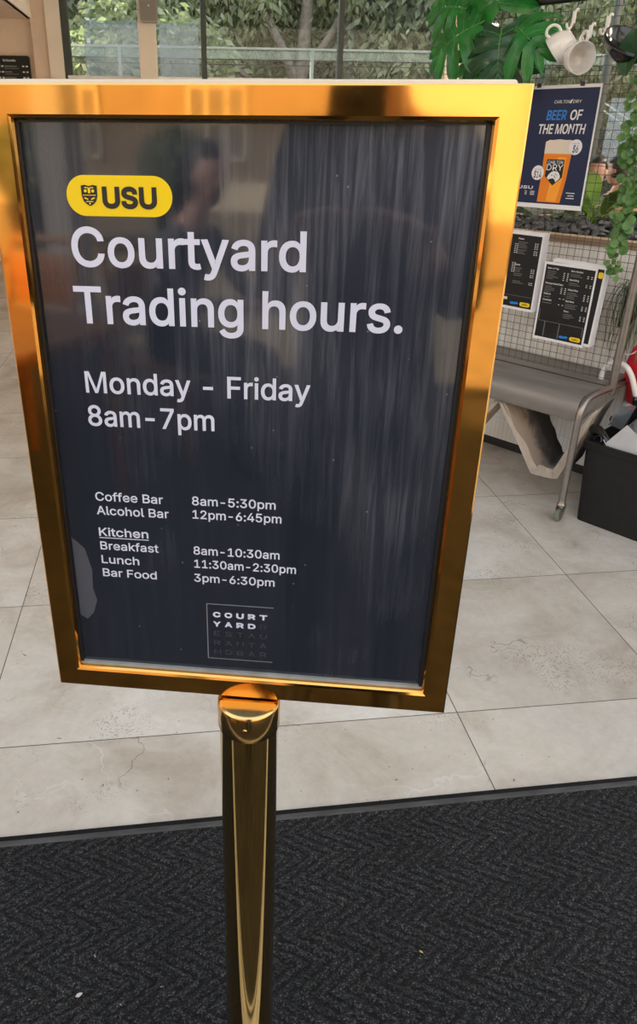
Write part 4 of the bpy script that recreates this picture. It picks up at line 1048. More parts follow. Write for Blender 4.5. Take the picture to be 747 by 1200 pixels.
lettering('headline_lettering', [('OF', 0.197, 0.239, 0.3015, 0.0600, 0.10), ('THE MONTH', 0.080, 0.258, 0.2560, 0.0600, 0.10)], M_PWHITE, bp, -0.0009, 0.0009)
# beer glass
gl = flat('beer_glass', [[(0.117, 0.022), (0.209, 0.022), (0.2195, 0.10), (0.2255, 0.189), (0.119, 0.189), (0.1195, 0.10)]], M_AMBER, bp, -0.0009)
flat('beer_shine', [[(0.152, 0.026), (0.192, 0.024), (0.205, 0.10), (0.2085, 0.178), (0.176, 0.178), (0.160, 0.10)]], M_AMBER2, gl, -0.0011)
foam = [(0.119, 0.189), (0.2255, 0.189), (0.2290, 0.224), (0.2270, 0.233)] + [(0.120 + 0.107 * (1 - k / 8), 0.2335 + 0.0010 * math.sin(k * 1.9) + 0.0030 * math.sin(PI * k / 8)) for k in range(1, 8)] + [(0.119, 0.228)]
flat('beer_foam', [foam], M_FOAM, gl, -0.0010)
lab = flat('glass_label', [[(0.1345, 0.170), (0.2035, 0.170), (0.2035, 0.110), (0.1700, 0.081), (0.1345, 0.112)]], M_PBLACK, gl, -0.0013)
lettering('label_lettering', [('CARLTON', 0.1395, 0.1985, 0.1555, 0.0200), ('DRY', 0.1370, 0.2015, 0.1330, 0.0400)], M_PWHITE, lab, -0.0015, 0.0001)
flat('horse_head', [[(0.1430, 0.1080), (0.1500, 0.1190), (0.1580, 0.1270), (0.1700, 0.1315), (0.1730, 0.1290), (0.1810, 0.1305), (0.1890, 0.1240), (0.1950, 0.1130), (0.1940, 0.1060), (0.1800, 0.0930),
                     (0.1760, 0.1010), (0.1690, 0.1060), (0.1620, 0.1050), (0.1560, 0.1035), (0.1500, 0.1010)]], M_PWHITE, lab, -0.0015)
flat('horse_mane', [[(0.1720, 0.1250), (0.1760, 0.1230), (0.1850, 0.1130), (0.1800, 0.1160)], [(0.1680, 0.1180), (0.1730, 0.1150), (0.1800, 0.1050), (0.1740, 0.1090)], disc(0.1620, 0.1165, 0.0022, 10)], M_PBLACK, lab, -0.0017)
for bx, bz, s, wl, w2 in ((0.237, 0.2120, '$6', 0.013, 'schooner'), (0.104, 0.1230, '$14', 0.019, 'jug')):
    bd = flat('price_badge', [disc(bx, bz, 0.0245, 28, 0.0255)], M_PWHITE, gl, -0.0014)
    lettering('price_lettering', [(s, bx - wl * 0.80, bx + wl * 0.80, bz - 0.0175, 0.046, 0.06)], M_PNAVY, bd, -0.0017, 0.0003)
    lettering('badge_lettering', [(w2, bx - 0.013, bx + 0.013, bz + 0.0105, 0.0085)], M_PBLUE, bd, -0.0017, 0.0)
lettering('sponsor_lettering', [('USU', 0.030, 0.092, 0.066, 0.0200)], M_PWHITE, bp, -0.0009, 0.0004)
small = [bar(0.062 + 0.022 * (k % 2), 0.062 + 0.022 * (k % 2) + (0.008, 0.018)[k % 2], 0.056 - 0.0055 * (k // 2), 0.0585 - 0.0055 * (k // 2)) for k in range(6)]
small += [bar(0.228, 0.262, 0.0565, 0.0595), bar(0.236, 0.260, 0.0475, 0.0505), bar(0.230, 0.262, 0.0385, 0.0415)]
flat('small_print', small, M_PLGREY, bp, -0.0009)
M_CLIP = simple('black_clip', (0.012, 0.012, 0.012), 0.4)
bm = bmesh.new()
bm.free()
for cxx in (0.06, 0.225):
    bm = bmesh.new()
    box(bm, cxx - 0.008, cxx + 0.008, -0.003, 0.0085, ph - 0.006, ph + 0.008, 0.001)
    obj('clip', bm, M_CLIP, bp)

# ------------------------------------------------------------------ stacks of printed menus in sleeves on the mesh
def menu_print(parent, kind, y):
    w, h = 0.210, 0.2975
    f = flat('black_field', [bar(0.007, w - 0.007, 0.010, h - 0.010)], M_PBLACK, parent, y)
    if kind == 'drinks':
        heads = [('Beer on Tap', 0.016, 0.272), ('Zero Alcohol', 0.110, 0.272), ('Packaged Beer/Cider', 0.016, 0.216), ('Sparkling', 0.110, 0.240), ('White Wine', 0.110, 0.203),
                 ('Seltzer', 0.016, 0.176), ('Cocktails', 0.016, 0.153), ('Red Wine', 0.110, 0.160), ('Rose', 0.110, 0.122)]
        blocks = [(0.016, 0.264, 5), (0.110, 0.264, 2), (0.016, 0.208, 4), (0.110, 0.232, 2), (0.110, 0.195, 4), (0.016, 0.168, 1), (0.016, 0.145, 1), (0.110, 0.152, 3), (0.110, 0.114, 3)]
        cols = (0.072, 0.087)
    else:
        heads = [('Pasta', 0.105, 0.270), ('Salad', 0.105, 0.172)]
        blocks = [(0.020, 0.253, 6), (0.105, 0.261, 4), (0.105, 0.232, 3), (0.020, 0.181, 6), (0.105, 0.163, 3), (0.105, 0.141, 2), (0.105, 0.112, 2)]
        cols = (0.078, 0.087)
    T = [(s, x, x + len(s) * 0.0036 + 0.004, z, 0.0112) for s, x, z in heads]
    lettering('menu_headings', T, M_PLGREY, parent, y - 0.0003, 0.0002)
    rr = random.Random(len(heads))
    L1, L2 = [], []
    for x, z, n in blocks:
        for k in range(n):
            zz = z - 0.0066 * k
            L1.append(bar(x, x + rr.uniform(0.026, 0.050), zz - 0.0022, zz))
            for c in cols:
                L2.append(bar(x + c - 0.006, x + c, zz - 0.0024, zz))
    flat('menu_lines', L1, M_PGREY, parent, y - 0.0003)
    flat('menu_prices', L2, M_PLGREY, parent, y - 0.0003)
    pl = flat('foot_pill', [rrect(0.152, 0.196, 0.017, 0.033, 0.0075, 6)], M_YELLOW, parent, y - 0.0003)
    lettering('pill_lettering', [('USU', 0.162, 0.186, 0.0212, 0.0150)], M_PBLACK, pl, y - 0.0005, 0.0004)
    flat('foot_mark', [[(0.108, 0.026), (0.116, 0.030), (0.126, 0.028), (0.136, 0.031), (0.145, 0.028), (0.143, 0.022), (0.130, 0.021), (0.118, 0.019), (0.109, 0.021)]], M_PBLUE, parent, y - 0.0003)
    fr = []
    if kind == 'drinks':
        fr = [bar(0.012, 0.014, 0.075, 0.118), bar(0.014, 0.198, 0.073, 0.0745), bar(0.040, 0.043, 0.014, 0.073), bar(0.101, 0.104, 0.014, 0.073), bar(0.196, 0.198, 0.04, 0.073)]
    else:
        fr = [bar(0.012, 0.198, 0.054, 0.0552)]
        flat('foot_label', [rrect(0.070, 0.094, 0.034, 0.045, 0.003, 4)], M_FOAM, parent, y - 0.0003)
    flat('ruled_frame', fr, M_PGREY, parent, y - 0.0003)
rs = random.Random(5)
for kind, x0, z0, n, lb in (('drinks', -0.345, 0.6155, 6, 'right hand'), ('food', -0.575, 0.712, 6, 'left hand')):
    for k in range(n - 1, -1, -1):
        dx = 0.0 if k == 0 else 0.022 + 0.0022 * k + rs.uniform(-.001, .001)
        dz = 0.0 if k == 0 else 0.010 + 0.0010 * k
        if kind == 'food':
            dx, dz = (0.0024 * k, 0.0008 * k)
        dd = 0.2195 + 0.0031 * k
        if k == 0:
            t = thing('printed_menu', ('black drinks menu, front sheet of the stack lower on the mesh' if kind == 'drinks' else 'black food menu, front sheet of the stack beside the brass frame'), 'menu',
                      R(x0, dd, z0), RA, 'menu sheets hung on the wire mesh')
        else:
            t = thing('printed_menu', ('white edged menu sheet fanned out behind the drinks menu' if kind == 'drinks' else 'white edged menu sheet stacked behind the food menu'), 'menu',
                      R(x0 + dx, dd, z0 + dz), RA, ('spare sheets behind the drinks menu' if kind == 'drinks' else 'spare sheets behind the food menu'))
        t.rotation_euler = (0, math.radians(0.5 + (1.1 if k and kind == 'drinks' else 0)), RA)
        sheet('paper', 0.210, 0.2975, parent=t)
        if k <= 1 and (k == 0 or kind == 'drinks'):
            if k == 0:
                menu_print(t, kind, -0.0006)
            else:
                flat('black_field', [bar(0.007, 0.203, 0.010, 0.2875)], M_PBLACK, t, -0.0006)
                flat('corner_badge', [rrect(0.184, 0.202, 0.255, 0.277, 0.005, 5)], M_YELLOW, t, -0.0008)

# ------------------------------------------------------------------ cups on hooks
M_CHINA = simple('white_china', (0.78, 0.76, 0.73), 0.12, var=0.02, coat=0.4)
M_HOOK = simple('white_plastic', (0.74, 0.73, 0.70), 0.4, var=0.03)
def look(dirn, upish):
    z = Vector(dirn).normalized()
    x = Vector(upish) - z * Vector(upish).dot(z)
    x.normalize()
    y = z.cross(x)
    return Matrix((x, y, z)).transposed().to_4x4()
def cup(label, c, mouth, upish):
    t = thing('coffee_cup', label, 'cup', R(*c), RA, 'white cups hanging from the mesh')
    Mx = look(mouth, upish)
    bm = bmesh.new()
    prof = [(0, -0.034), (0.024, -0.034), (0.026, -0.037), (0.029, -0.036), (0.030, -0.030), (0.041, -0.018), (0.048, 0.004), (0.0505, 0.034), (0.0495, 0.0355), (0.0475, 0.034), (0.0450, 0.006), (0.038, -0.014), (0.026, -0.026), (0, -0.027)]
    lathe(bm, prof, 36, Mx)
    obj('body', bm, M_CHINA, t, smooth='all')
    bm = bmesh.new()
    pth = smooth_path([(0.047, 0, 0.020), (0.062, 0, 0.024), (0.076, 0, 0.012), (0.074, 0, -0.008), (0.058, 0, -0.018), (0.041, 0, -0.016)], 5)
    tube(bm, [Mx @ p for p in pth], 0.0050, 10)
    obj('handle', bm, M_CHINA, t, smooth='all')
    return t
cup('white cup hanging higher, its side turned to view, beside the green leaf', (-0.385, 0.175, 1.632), (-0.74, -0.22, -0.60), (0.62, 0.05, 0.75))
cup('white cup hanging lower with its open mouth facing the viewer', (-0.322, 0.165, 1.590), (0.82, -0.52, -0.12), (0.16, 0.10, 0.98))
def hook(label, x, z, l=0.05):
    t = thing('mesh_hook', label, 'hook', R(x, 0.238, z), RA, 'white hooks on the wire mesh')
    bm = bmesh.new()
    pth = smooth_path([(0, 0.008, 0.004), (0.0, 0.004, 0.010), (0.001, -0.008, 0.008), (0.000, -0.014, -0.004), (-0.003, -0.016, -l * 0.6), (-0.005, -0.022, -l), (-0.006, -0.040, -l - 0.004), (-0.006, -0.050, -l + 0.010)], 5)
    tube(bm, pth, 0.0042, 8)
    obj('hook_arm', bm, M_HOOK, t, smooth='all')
    bm = bmesh.new()
    box(bm, -0.007, 0.006, -0.0185, -0.0125, -l * 0.75, 0.004, 0.002)
    obj('hook_plate', bm, M_HOOK, t)
hook('white hook holding the higher cup', -0.385, 1.731, 0.045)
hook('white hook holding the lower cup', -0.318, 1.684, 0.045)
hook('empty white hook between the lower cup and the black bowl', -0.262, 1.706, 0.045)
# black bowl shaped lampshade hanging from the rail, and the yellow stick
M_GLOSSB = simple('glossy_black', (0.010, 0.010, 0.011), 0.18, var=0.2, coat=0.3)
t = thing('black_bowl', 'glossy black bowl hung tilted on the mesh beside the empty hook', 'bowl', R(-0.150, 0.155, 1.606), RA)
Mx = look((0.50, -0.25, 0.83), (1, 0, 0))
bm = bmesh.new()
lathe(bm, [(0, -0.034), (0.040, -0.034), (0.052, -0.028), (0.072, -0.006), (0.083, 0.018), (0.086, 0.020), (0.087, 0.017), (0.084, 0.010), (0.0865, 0.026), (0.083, 0.024), (0.068, 0.0), (0.045, -0.022), (0, -0.027)], 40, Mx)
obj('bowl_body', bm, M_GLOSSB, t, smooth='all')
bm = bmesh.new()
tube(bm, smooth_path([(0.05, 0.02, 0.07), (0.062, 0.06, 0.11), (0.06, 0.082, 0.15)], 5), 0.003, 8)
obj('hanging_loop', bm, M_GLOSSB, t, smooth='all')
M_YEL = simple('yellow_green_plastic', (0.58, 0.52, 0.05), 0.4, var=0.15)
bm = bmesh.new()
pth = smooth_path([(0, 0, 0), (0.02, 0, -0.001), (0.06, 0, -0.005), (0.12, 0, -0.009), (0.24, 0, -0.012), (0.42, 0, -0.014)], 5)
tube(bm, pth, [0.006, 0.0115, 0.0125, 0.012, 0.0115, 0.010, 0.0085, 0.008, 0.0075, 0.007, 0.0065, 0.006, 0.006] + [0.0055] * (len(pth) - 13), 12)
tag(obj('yellow_stick', bm, M_YEL, smooth='all', loc=R(-0.530, 0.222, 1.790), rotz=RA), 'yellow green tapering stick lying along the top of the wire mesh', 'stick')

# ------------------------------------------------------------------ swiss cheese plant leaves
M_MON = mat_leaf('monstera_leaf', (0.010, 0.115, 0.022), (0.035, 0.27, 0.050), 0.28, 0.22, 14, 0.5)
M_MOND = mat_leaf('dark_monstera_leaf', (0.012, 0.050, 0.022), (0.030, 0.105, 0.045), 0.25, 0.15, 14, 0.5)
M_RIB = mat_leaf('leaf_rib', (0.06, 0.20, 0.05), (0.10, 0.27, 0.08), 0.4, 0.0)
def monstera(label, at, tip, normal, length, width, mat, droop=0.35, seed=1, n=6):
    """split leaf: lobes fan from a midrib that runs from `at` towards `tip`"""
    rr = random.Random(seed)
    t = thing('monstera_leaf', label, 'leaf', R(*at), RA, 'large split leaves')
    y = Vector(tip).normalized()
    nz = Vector(normal); nz = (nz - y * nz.dot(y)).normalized()
    x = y.cross(nz)
    def P(a, b, h=0.0):
        # a across (-1..1), b along (0..1)
        rad = math.hypot(a * width, (b - 0.15) * length)
        dz = -droop * rad * rad / max(width, length) * 2.2 + h
        return x * (a * width) + y * (b * length) + nz * dz
    bm = bmesh.new()
    ribs = bmesh.new()
    def outline(b):     # half width at b
        b = min(max(b, -0.32), 1.0)
        return max(0.0, (1 - ((b - 0.22) / 0.80) ** 2)) ** 0.55
    for s in (-1, 1):
        for k in range(n):
            b0 = -0.02 + 0.80 * k / n
            b1 = -0.02 + 0.80 * (k + 1) / n
            ang = math.radians(130 - 112 * (k + 0.5) / n)     # direction away from the midrib
            # lobe tip
            reach = 1.0
            for q in range(60):
                rch = 1.3 * q / 60
                if abs(math.sin(ang) * rch) > outline((b0 + b1) / 2 + math.cos(ang) * rch * width / length):
                    reach = rch
                    break
            reach *= rr.uniform(0.93, 1.04)
            m = 9
            wide = 0.5 * (PI * 0.72 / n)
            prev = None
            for i in range(m + 1):
                f = i / m
                r_ = reach * f
                c = (b0 + b1) / 2 + math.cos(ang) * r_ * width / length
                hw = (0.5 * (b1 - b0) * length * (1 - f) * 1.15 + wide * r_ * width * 1.02 * (1.0 - 0.16 * max(0, f - 0.3)))
                hw *= (1 - max(0, (f - 0.66) / 0.34) ** 2.4 * 0.88)
                ctr = Vector((s * math.sin(ang) * r_, c))
                per = Vector((-s * math.cos(ang), math.sin(ang)))
                row = []
                for e in (-1, -0.5, 0, 0.5, 1):
                    a_ = ctr.x + per.x * hw * e / width
                    b_ = ctr.y + per.y * hw * e / length
                    if s * a_ < 0:
                        a_ = 0.0
                    row.append(bm.verts.new(P(a_, b_, (abs(e) ** 1.5) * 0.010 * length / 0.17 * min(1, f * 2.5))))
                if prev:
                    for u in range(4):
                        bm.faces.new((prev[u], prev[u + 1], row[u + 1], row[u]) if s > 0 else (prev[u + 1], prev[u], row[u], row[u + 1]))
                prev = row
            tube(ribs, [P(s * math.sin(ang) * reach * q, (b0 + b1) / 2 + math.cos(ang) * reach * q * width / length, 0.0006) for q in (0.0, 0.3, 0.6, 0.85)], [0.0016, 0.0013, 0.0009, 0.0004], 5)
    bmesh.ops.remove_doubles(bm, verts=bm.verts, dist=0.0005)
    for f in bm.faces:
        f.smooth = True
    obj('blade', bm, mat, t, smooth='all')
    tube(ribs, [P(0, b, 0.001) for b in (-0.05, 0.2, 0.5, 0.8, 0.97)], [0.0028, 0.0024, 0.0018, 0.0012, 0.0005], 6)
    obj('rib', ribs, M_RIB, t, smooth='all')
    bm = bmesh.new()
    a0 = P(0, -0.05)
    tube(bm, smooth_path([a0, a0 + Vector((0.0, 0.05, 0.02)) - nz * 0.01, a0 + Vector((0.02, 0.09, -0.05)) - nz * 0.02, a0 + Vector((0.03, 0.10, -0.2)) - nz * 0.02], 4), 0.004, 8)
    obj('stalk', bm, M_RIB, t, smooth='all')
    return t
monstera('dark green split leaf drooping in front, its lobes fanned downward beside the cups', (-0.590, 0.105, 1.678), (0.16, -0.30, -1.0), (0.25, -0.95, 0.35), 0.175, 0.175, M_MOND, 0.30, 3, 5)
monstera('bright green split leaf whose lobes reach over the sign toward the window', (-0.715, 0.130, 1.712), (-0.95, -0.25, -0.42), (0.1, -0.92, 0.42), 0.225, 0.155, M_MON, 0.25, 5, 5)
monstera('green split leaf spreading down behind the higher hanging cup', (-0.560, 0.140, 1.700), (0.85, -0.30, -0.45), (0.2, -0.85, 0.55), 0.180, 0.150, M_MON, 0.35, 8, 5)
monstera('green split leaf standing highest of all, upright above the dark one', (-0.640, 0.150, 1.765), (-0.25, -0.20, 0.9), (0.0, -0.95, 0.2), 0.19, 0.16, M_MON, 0.25, 9, 5)
monstera('green split leaf hanging lowest behind the dark one', (-0.70, 0.160, 1.67), (-0.35, -0.15, -0.95), (0.1, -0.95, 0.3), 0.16, 0.13, M_MON, 0.2, 12, 5)
monstera('high green split leaf nearest the window, above the one reaching over the sign', (-0.80, 0.165, 1.775), (-0.9, -0.2, 0.15), (0.0, -0.9, 0.4), 0.16, 0.12, M_MON, 0.25, 15, 5)

# ------------------------------------------------------------------ trailing plants
def vine(nm, label, cat, pth, n, r0, r1, mat, stem_mat, spread, seed, parent_loc, zs=1.0):
    rr = random.Random(seed)
    t = thing(nm, label, cat, parent_loc, RA)
    bm = bmesh.new()
    lf = bmesh.new()
    for base in pth:
        P = smooth_path(base, 8)
        tube(bm, P, 0.0014, 5)
        L_ = len(P)
        cnt = int(n * len(base) / 6)
        for k in range(cnt):
            p = P[int(rr.random() * (L_ - 1))]
            off = Vector((rr.uniform(-spread, spread), rr.uniform(-spread, spread * 0.4), rr.uniform(-spread, spread)))
            c = p + off
            tube(bm, [p, p + off * 0.6 + Vector((0, 0, 0.003)), c], 0.0007, 4)
            r = rr.uniform(r0, r1)
            nn = Vector((rr.uniform(-0.8, 0.8) + 0.2, -1, rr.uniform(-0.3, 0.9))).normalized()
            Mx = look(nn, Vector((rr.uniform(-1, 1), 0, rr.uniform(-1, 1))))
            ring = []
            cv = lf.verts.new(c - nn * r * 0.18)
            for q in range(10):
                a = 2 * PI * q / 10
                pt = Vector((math.cos(a) * r, math.sin(a) * r * zs, 0.0))
                ring.append(lf.verts.new(c + Mx @ pt))
            for q in range(10):
                lf.faces.new((cv, ring[q], ring[(q + 1) % 10]))
    obj('stem', bm, stem_mat, t, smooth='all')
    o = obj('leaves', lf, mat, t, smooth='all')
    return t
M_VLEAF = mat_leaf('round_vine_leaf', (0.045, 0.13, 0.035), (0.16, 0.30, 0.10), 0.45, 0.25, 30)
M_VSTEM = mat_leaf('vine_stem', (0.06, 0.08, 0.03), (0.12, 0.12, 0.05), 0.6, 0.0)
P0 = R(0, 0, 0)
def rk(*pts):
    return [[Vector(p) for p in q] for q in pts]
vine('trailing_vine', 'round leaved green vine trailing down the wire mesh past the slate', 'plant',
     rk([(-0.08, 0.205, 1.66), (-0.10, 0.20, 1.52), (-0.105, 0.205, 1.40), (-0.095, 0.205, 1.28), (-0.085, 0.205, 1.17), (-0.070, 0.205, 1.08), (-0.075, 0.205, 0.98), (-0.06, 0.205, 0.90)],
        [(-0.05, 0.205, 1.62), (-0.075, 0.20, 1.45), (-0.07, 0.205, 1.30), (-0.055, 0.205, 1.15), (-0.045, 0.205, 1.03)]),
     112, 0.0085, 0.0165, M_VLEAF, M_VSTEM, 0.030, 21, P0)
M_DLEAF = mat_leaf('dark_round_leaf', (0.02, 0.07, 0.03), (0.05, 0.12, 0.05), 0.35, 0.1, 20)
t = thing('broad_leaf', 'broad dark green leaf hanging over the black bowl', 'leaf', R(-0.120, 0.120, 1.60), RA)
bm = bmesh.new()
Mx = look((-0.35, -0.9, 0.25), (0.2, 0, -1))
rows_ = []
for i in range(9):
    f = i / 8
    hw = 0.046 * math.sin(PI * min(1, f * 0.94 + 0.03)) ** 0.7
    rows_.append([bm.verts.new(Mx @ Vector((-0.062 + 0.140 * f, hw * e, 0.010 * abs(e) - 0.03 * (f - 0.4) ** 2))) for e in (-1, -.5, 0, .5, 1)])
for a, b in zip(rows_, rows_[1:]):
    for u in range(4):
        bm.faces.new((a[u], a[u + 1], b[u + 1], b[u]))
obj('blade', bm, M_DLEAF, t, smooth='all')
bm = bmesh.new()
tube(bm, [Mx @ Vector((-0.10, 0.004, 0.02)), Mx @ Vector((-0.06, 0, -0.008)), Mx @ Vector((0.0, 0, -0.001)), Mx @ Vector((0.07, 0, -0.003))], [0.002, 0.0018, 0.0014, 0.0005], 6)
obj('rib', bm, M_DLEAF, t, smooth='all')

# stringy hanging plant in a black cone pot by the upright
M_STRING = mat_leaf('stringy_leaf', (0.08, 0.12, 0.05), (0.22, 0.27, 0.14), 0.6, 0.2, 40)
t = thing('stringy_plant', 'stringy hanging plant spilling from a black pot behind the steel upright', 'plant', R(-0.045, 0.34, 0.72), RA)
bm = bmesh.new()
lathe(bm, [(0, -0.03), (0.018, -0.03), (0.052, 0.105), (0.055, 0.108), (0.055, 0.112), (0.050, 0.110), (0.046, 0.095), (0, 0.090)], 24, Matrix.Rotation(0.25, 4, 'Y'))
obj('cone_pot', bm, M_GLOSSB, t, smooth=True)
bm = bmesh.new()
rr = random.Random(4)
for k in range(150):
    a = rr.uniform(0, 6.28)
    r0 = rr.uniform(0.0, 0.045)
    p0 = Vector((0.027 + r0 * math.cos(a), r0 * math.sin(a), 0.10))
    out = Vector((math.cos(a) * rr.uniform(0.03, 0.10) + 0.02, math.sin(a) * 0.05, 0))
    dn = rr.uniform(0.05, 0.26)
    p1 = p0 + out * 0.6 + Vector((0, 0, rr.uniform(0.01, 0.05)))
    p2 = p0 + out + Vector((rr.uniform(-.01, .01), 0, -dn * 0.4))
    p3 = p2 + Vector((rr.uniform(-.02, .02), rr.uniform(-.008, .008), -dn * 0.6))
    for q in (p0, p1, p2, p3):
        q.y = min(max(q.y, -0.075), 0.10)
    tube(bm, smooth_path([p0, p1, p2, p3], 3), 0.0011, 4)
obj('foliage', bm, M_STRING, t, smooth='all')

# plants growing from the planter
M_PL1 = mat_leaf('planter_leaf', (0.10, 0.22, 0.035), (0.27, 0.42, 0.09), 0.45, 0.35, 10)
M_PL2 = mat_leaf('planter_leaf_dark', (0.018, 0.06, 0.014), (0.06, 0.14, 0.035), 0.45, 0.25, 10)
def strap_plant(label, x, d, n, ln, wd, mat, seed, lean=0.6, z0=0.965):
    rr = random.Random(seed)
    t = thing('planter_plant', label, 'plant', R(x, d, z0), RA, 'plants growing in the tiled planter')
    bm = bmesh.new(); sb = bmesh.new()
    for k in range(n):
        a = rr.uniform(0, 6.28)
        l = ln * rr.uniform(0.6, 1.1)
        el = rr.uniform(0.25, 1.1)
        dirh = Vector((math.cos(a), math.sin(a) * 0.7, 0))
        side = Vector((-dirh.y, dirh.x, 0)).normalized()
        prev = None
        stemlen = l * 0.35
        tube(sb, [Vector((0, 0, -0.02)), dirh * stemlen * 0.4 + Vector((0, 0, stemlen * math.sin(el)))], 0.002, 5)
        base = dirh * stemlen * 0.4 + Vector((0, 0, stemlen * math.sin(el)))
        for i in range(8):
            f = i / 7
            p = base + dirh * (l * f * math.cos(el * (1 - 0.5 * f))) + Vector((0, 0, l * f * math.sin(el) - lean * l * f * f))
            w = wd * math.sin(PI * (0.06 + 0.92 * f)) ** 0.8
            row = [bm.verts.new(p + side * w * e + Vector((0, 0, abs(e) * w * 0.35))) for e in (-1, 0, 1)]
            if prev:
                for u in range(2):
                    bm.faces.new((prev[u], prev[u + 1], row[u + 1], row[u]))
            prev = row
    obj('leaves', bm, mat, t, smooth='all')
    obj('stems', sb, M_VSTEM, t, smooth='all')
strap_plant('broad leaved bright green plant beside the beer poster, above the slate', -0.47, 0.84, 18, 0.30, 0.045, M_PL1, 2, 0.5)
strap_plant('narrow leaved low plant at the bottom corner of the beer poster', -0.42, 0.66, 18, 0.15, 0.011, M_PL1, 5, 0.6)
strap_plant('dark leafy plant in the planter behind the trailing vine', -0.20, 0.86, 16, 0.22, 0.034, M_PL2, 8, 0.55)
strap_plant('dark leafy plant in the planter behind the beer poster', -0.95, 0.82, 16, 0.24, 0.034, M_PL2, 13, 0.55)
strap_plant('leafy green plant in the planter hidden behind the big split leaves', -1.35, 0.85, 16, 0.26, 0.036, M_PL1, 17, 0.5)

# ------------------------------------------------------------------ black tub and what is in it
M_TUB = simple('black_tub_plastic', (0.0085, 0.0085, 0.009), 0.5, spec=0.3, var=0.2, scale=40, bumpy=0.05)
t = thing('storage_tub', 'black plastic storage tub standing on the tiles beside the caster leg', 'tub', R(0.026, 0.062, 0.0), RA)
bm = bmesh.new()
def ring_rect(x0, x1, d0, d1, z, r=0.02):
    return [bm.verts.new((x, y, z)) for x, y in rrect(x0, x1, d0, d1, r, 4)]
W_, D_, H_ = 0.56, 0.36, 0.325
lv = [ring_rect(0.012, W_ - 0.012, 0.0, D_ - 0.012, 0.0), ring_rect(-0.008, W_ + 0.008, -0.006, D_, H_ - 0.028),
      ring_rect(-0.016, W_ + 0.016, -0.014, D_ + 0.008, H_ - 0.026), ring_rect(-0.018, W_ + 0.018, -0.016, D_ + 0.010, H_ - 0.004), ring_rect(-0.014, W_ + 0.014, -0.012, D_ + 0.006, H_),
      ring_rect(-0.004, W_ + 0.004, -0.002, D_ - 0.004, H_), ring_rect(-0.001, W_ + 0.001, 0.001, D_ - 0.007, H_ - 0.01), ring_rect(0.016, W_ - 0.016, 0.006, D_ - 0.018, 0.006)]
for a, b in zip(lv, lv[1:]):
    n = len(a)
    for i in range(n):
        bm.faces.new((a[i], a[(i + 1) % n], b[(i + 1) % n], b[i]))
bm.faces.new(lv[0][::-1]); bm.faces.new(lv[-1])
bmesh.ops.recalc_face_normals(bm, faces=bm.faces)
obj('tub_shell', bm, M_TUB, t, smooth=True)
# clear plastic boxes standing on edge in the tub
def mat_frost():
    m, tt, p = nodes_of('frosted_plastic')
    f = noise(tt, objco(tt), 12, 3)
    tt.links.new(ramp(tt, f, [(0.3, (0.46, 0.47, 0.48)), (0.7, (0.58, 0.59, 0.60))]), p.inputs['Base Color'])
    p.inputs['Roughness'].default_value = 0.25
    p.inputs['Alpha'].default_value = 0.55
    return m
M_FROST = mat_frost()
M_CLEAR = mat_glass('clear_plastic', (0.86, 0.88, 0.90), 0.03, film=0.16, filmcol=(0.6, 0.66, 0.72), refl=1.6)
def tray(label, loc, M, w, l, h, split):
    t = thing('clear_container', label, 'container', R(*loc), RA, 'clear plastic containers in the tub')
    th = 0.003
    bm = bmesh.new()
    box(bm, 0, w, 0, l, 0, th, 0, M)
    box(bm, 0, th, 0, l, th, h, 0, M); box(bm, w - th, w, 0, l, th, h, 0, M)
    box(bm, th, w - th, 0, th, th, h, 0, M); box(bm, th, w - th, l - th, l, th, h, 0, M)
    obj('shell', bm, M_CLEAR, t)
    bm = bmesh.new()
    box(bm, -0.004, w + 0.004, -0.004, l * split, h + 0.0005, h + 0.004, 0.001, M)
    obj('frosted_lid', bm, M_FROST, t)
Mt = Euler((math.radians(-62), math.radians(0), math.radians(0))).to_matrix().to_4x4()
def orient(xdir, ydir):
    x = Vector(xdir).normalized(); y = Vector(ydir); y = (y - x * y.dot(x)).normalized(); z = x.cross(y)
    return Matrix((x, y, z)).transposed().to_4x4()
tray('clear plastic container with frosted lid leaning at the front of the tub', (0.075, 0.125, 0.315), orient((0.62, 0.05, -0.42), (0.42, 0.35, 0.80)), 0.17, 0.17, 0.05, 0.55)
tray('clear plastic container with frosted lid standing behind the front one', (0.110, 0.205, 0.345), orient((0.70, 0.05, -0.30), (0.30, 0.25, 0.85)), 0.17, 0.16, 0.05, 0.75)
tray('small clear container standing upright nearest the steel upright', (0.070, 0.255, 0.345), orient((0.25, -0.95, -0.05), (0.28, 0.0, 0.95)), 0.045, 0.09, 0.05, 0.5)
# black tube and hand tools
bm = bmesh.new()
tube(bm, [(-0.068, 0, -0.042), (-0.064, 0, -0.039), (0.07, 0.0, 0.052), (0.075, 0, 0.056)], [0.016, 0.020, 0.020, 0.017], 18)
tag(obj('black_tube', bm, M_GLOSSB, smooth=True, loc=R(0.055, 0.335, 0.365), rotz=RA), 'short thick black tube lying across the back of the tub', 'tube')
M_STRIPE = simple('white_stripe', (0.75, 0.75, 0.75), 0.4)
t = thing('hand_scanner', 'black hand tool with a rounded head and a white stripe in the tub', 'tool', R(0.045, 0.130, 0.318), RA)
bm = bmesh.new()
tube(bm, smooth_path([(-0.052, 0.02, 0.018), (-0.045, 0.018, 0.022), (-0.020, 0.012, 0.022), (0.015, 0.0, 0.004), (0.060, -0.01, -0.035), (0.11, -0.02, -0.085)], 4),
     [0.006, 0.012, 0.017, 0.020, 0.021, 0.022, 0.022, 0.021, 0.020, 0.018, 0.016, 0.015, 0.014, 0.014, 0.013, 0.013, 0.013, 0.013, 0.012, 0.012, 0.011], 14)
obj('tool_body', bm, M_GLOSSB, t, smooth='all')
bm = bmesh.new()
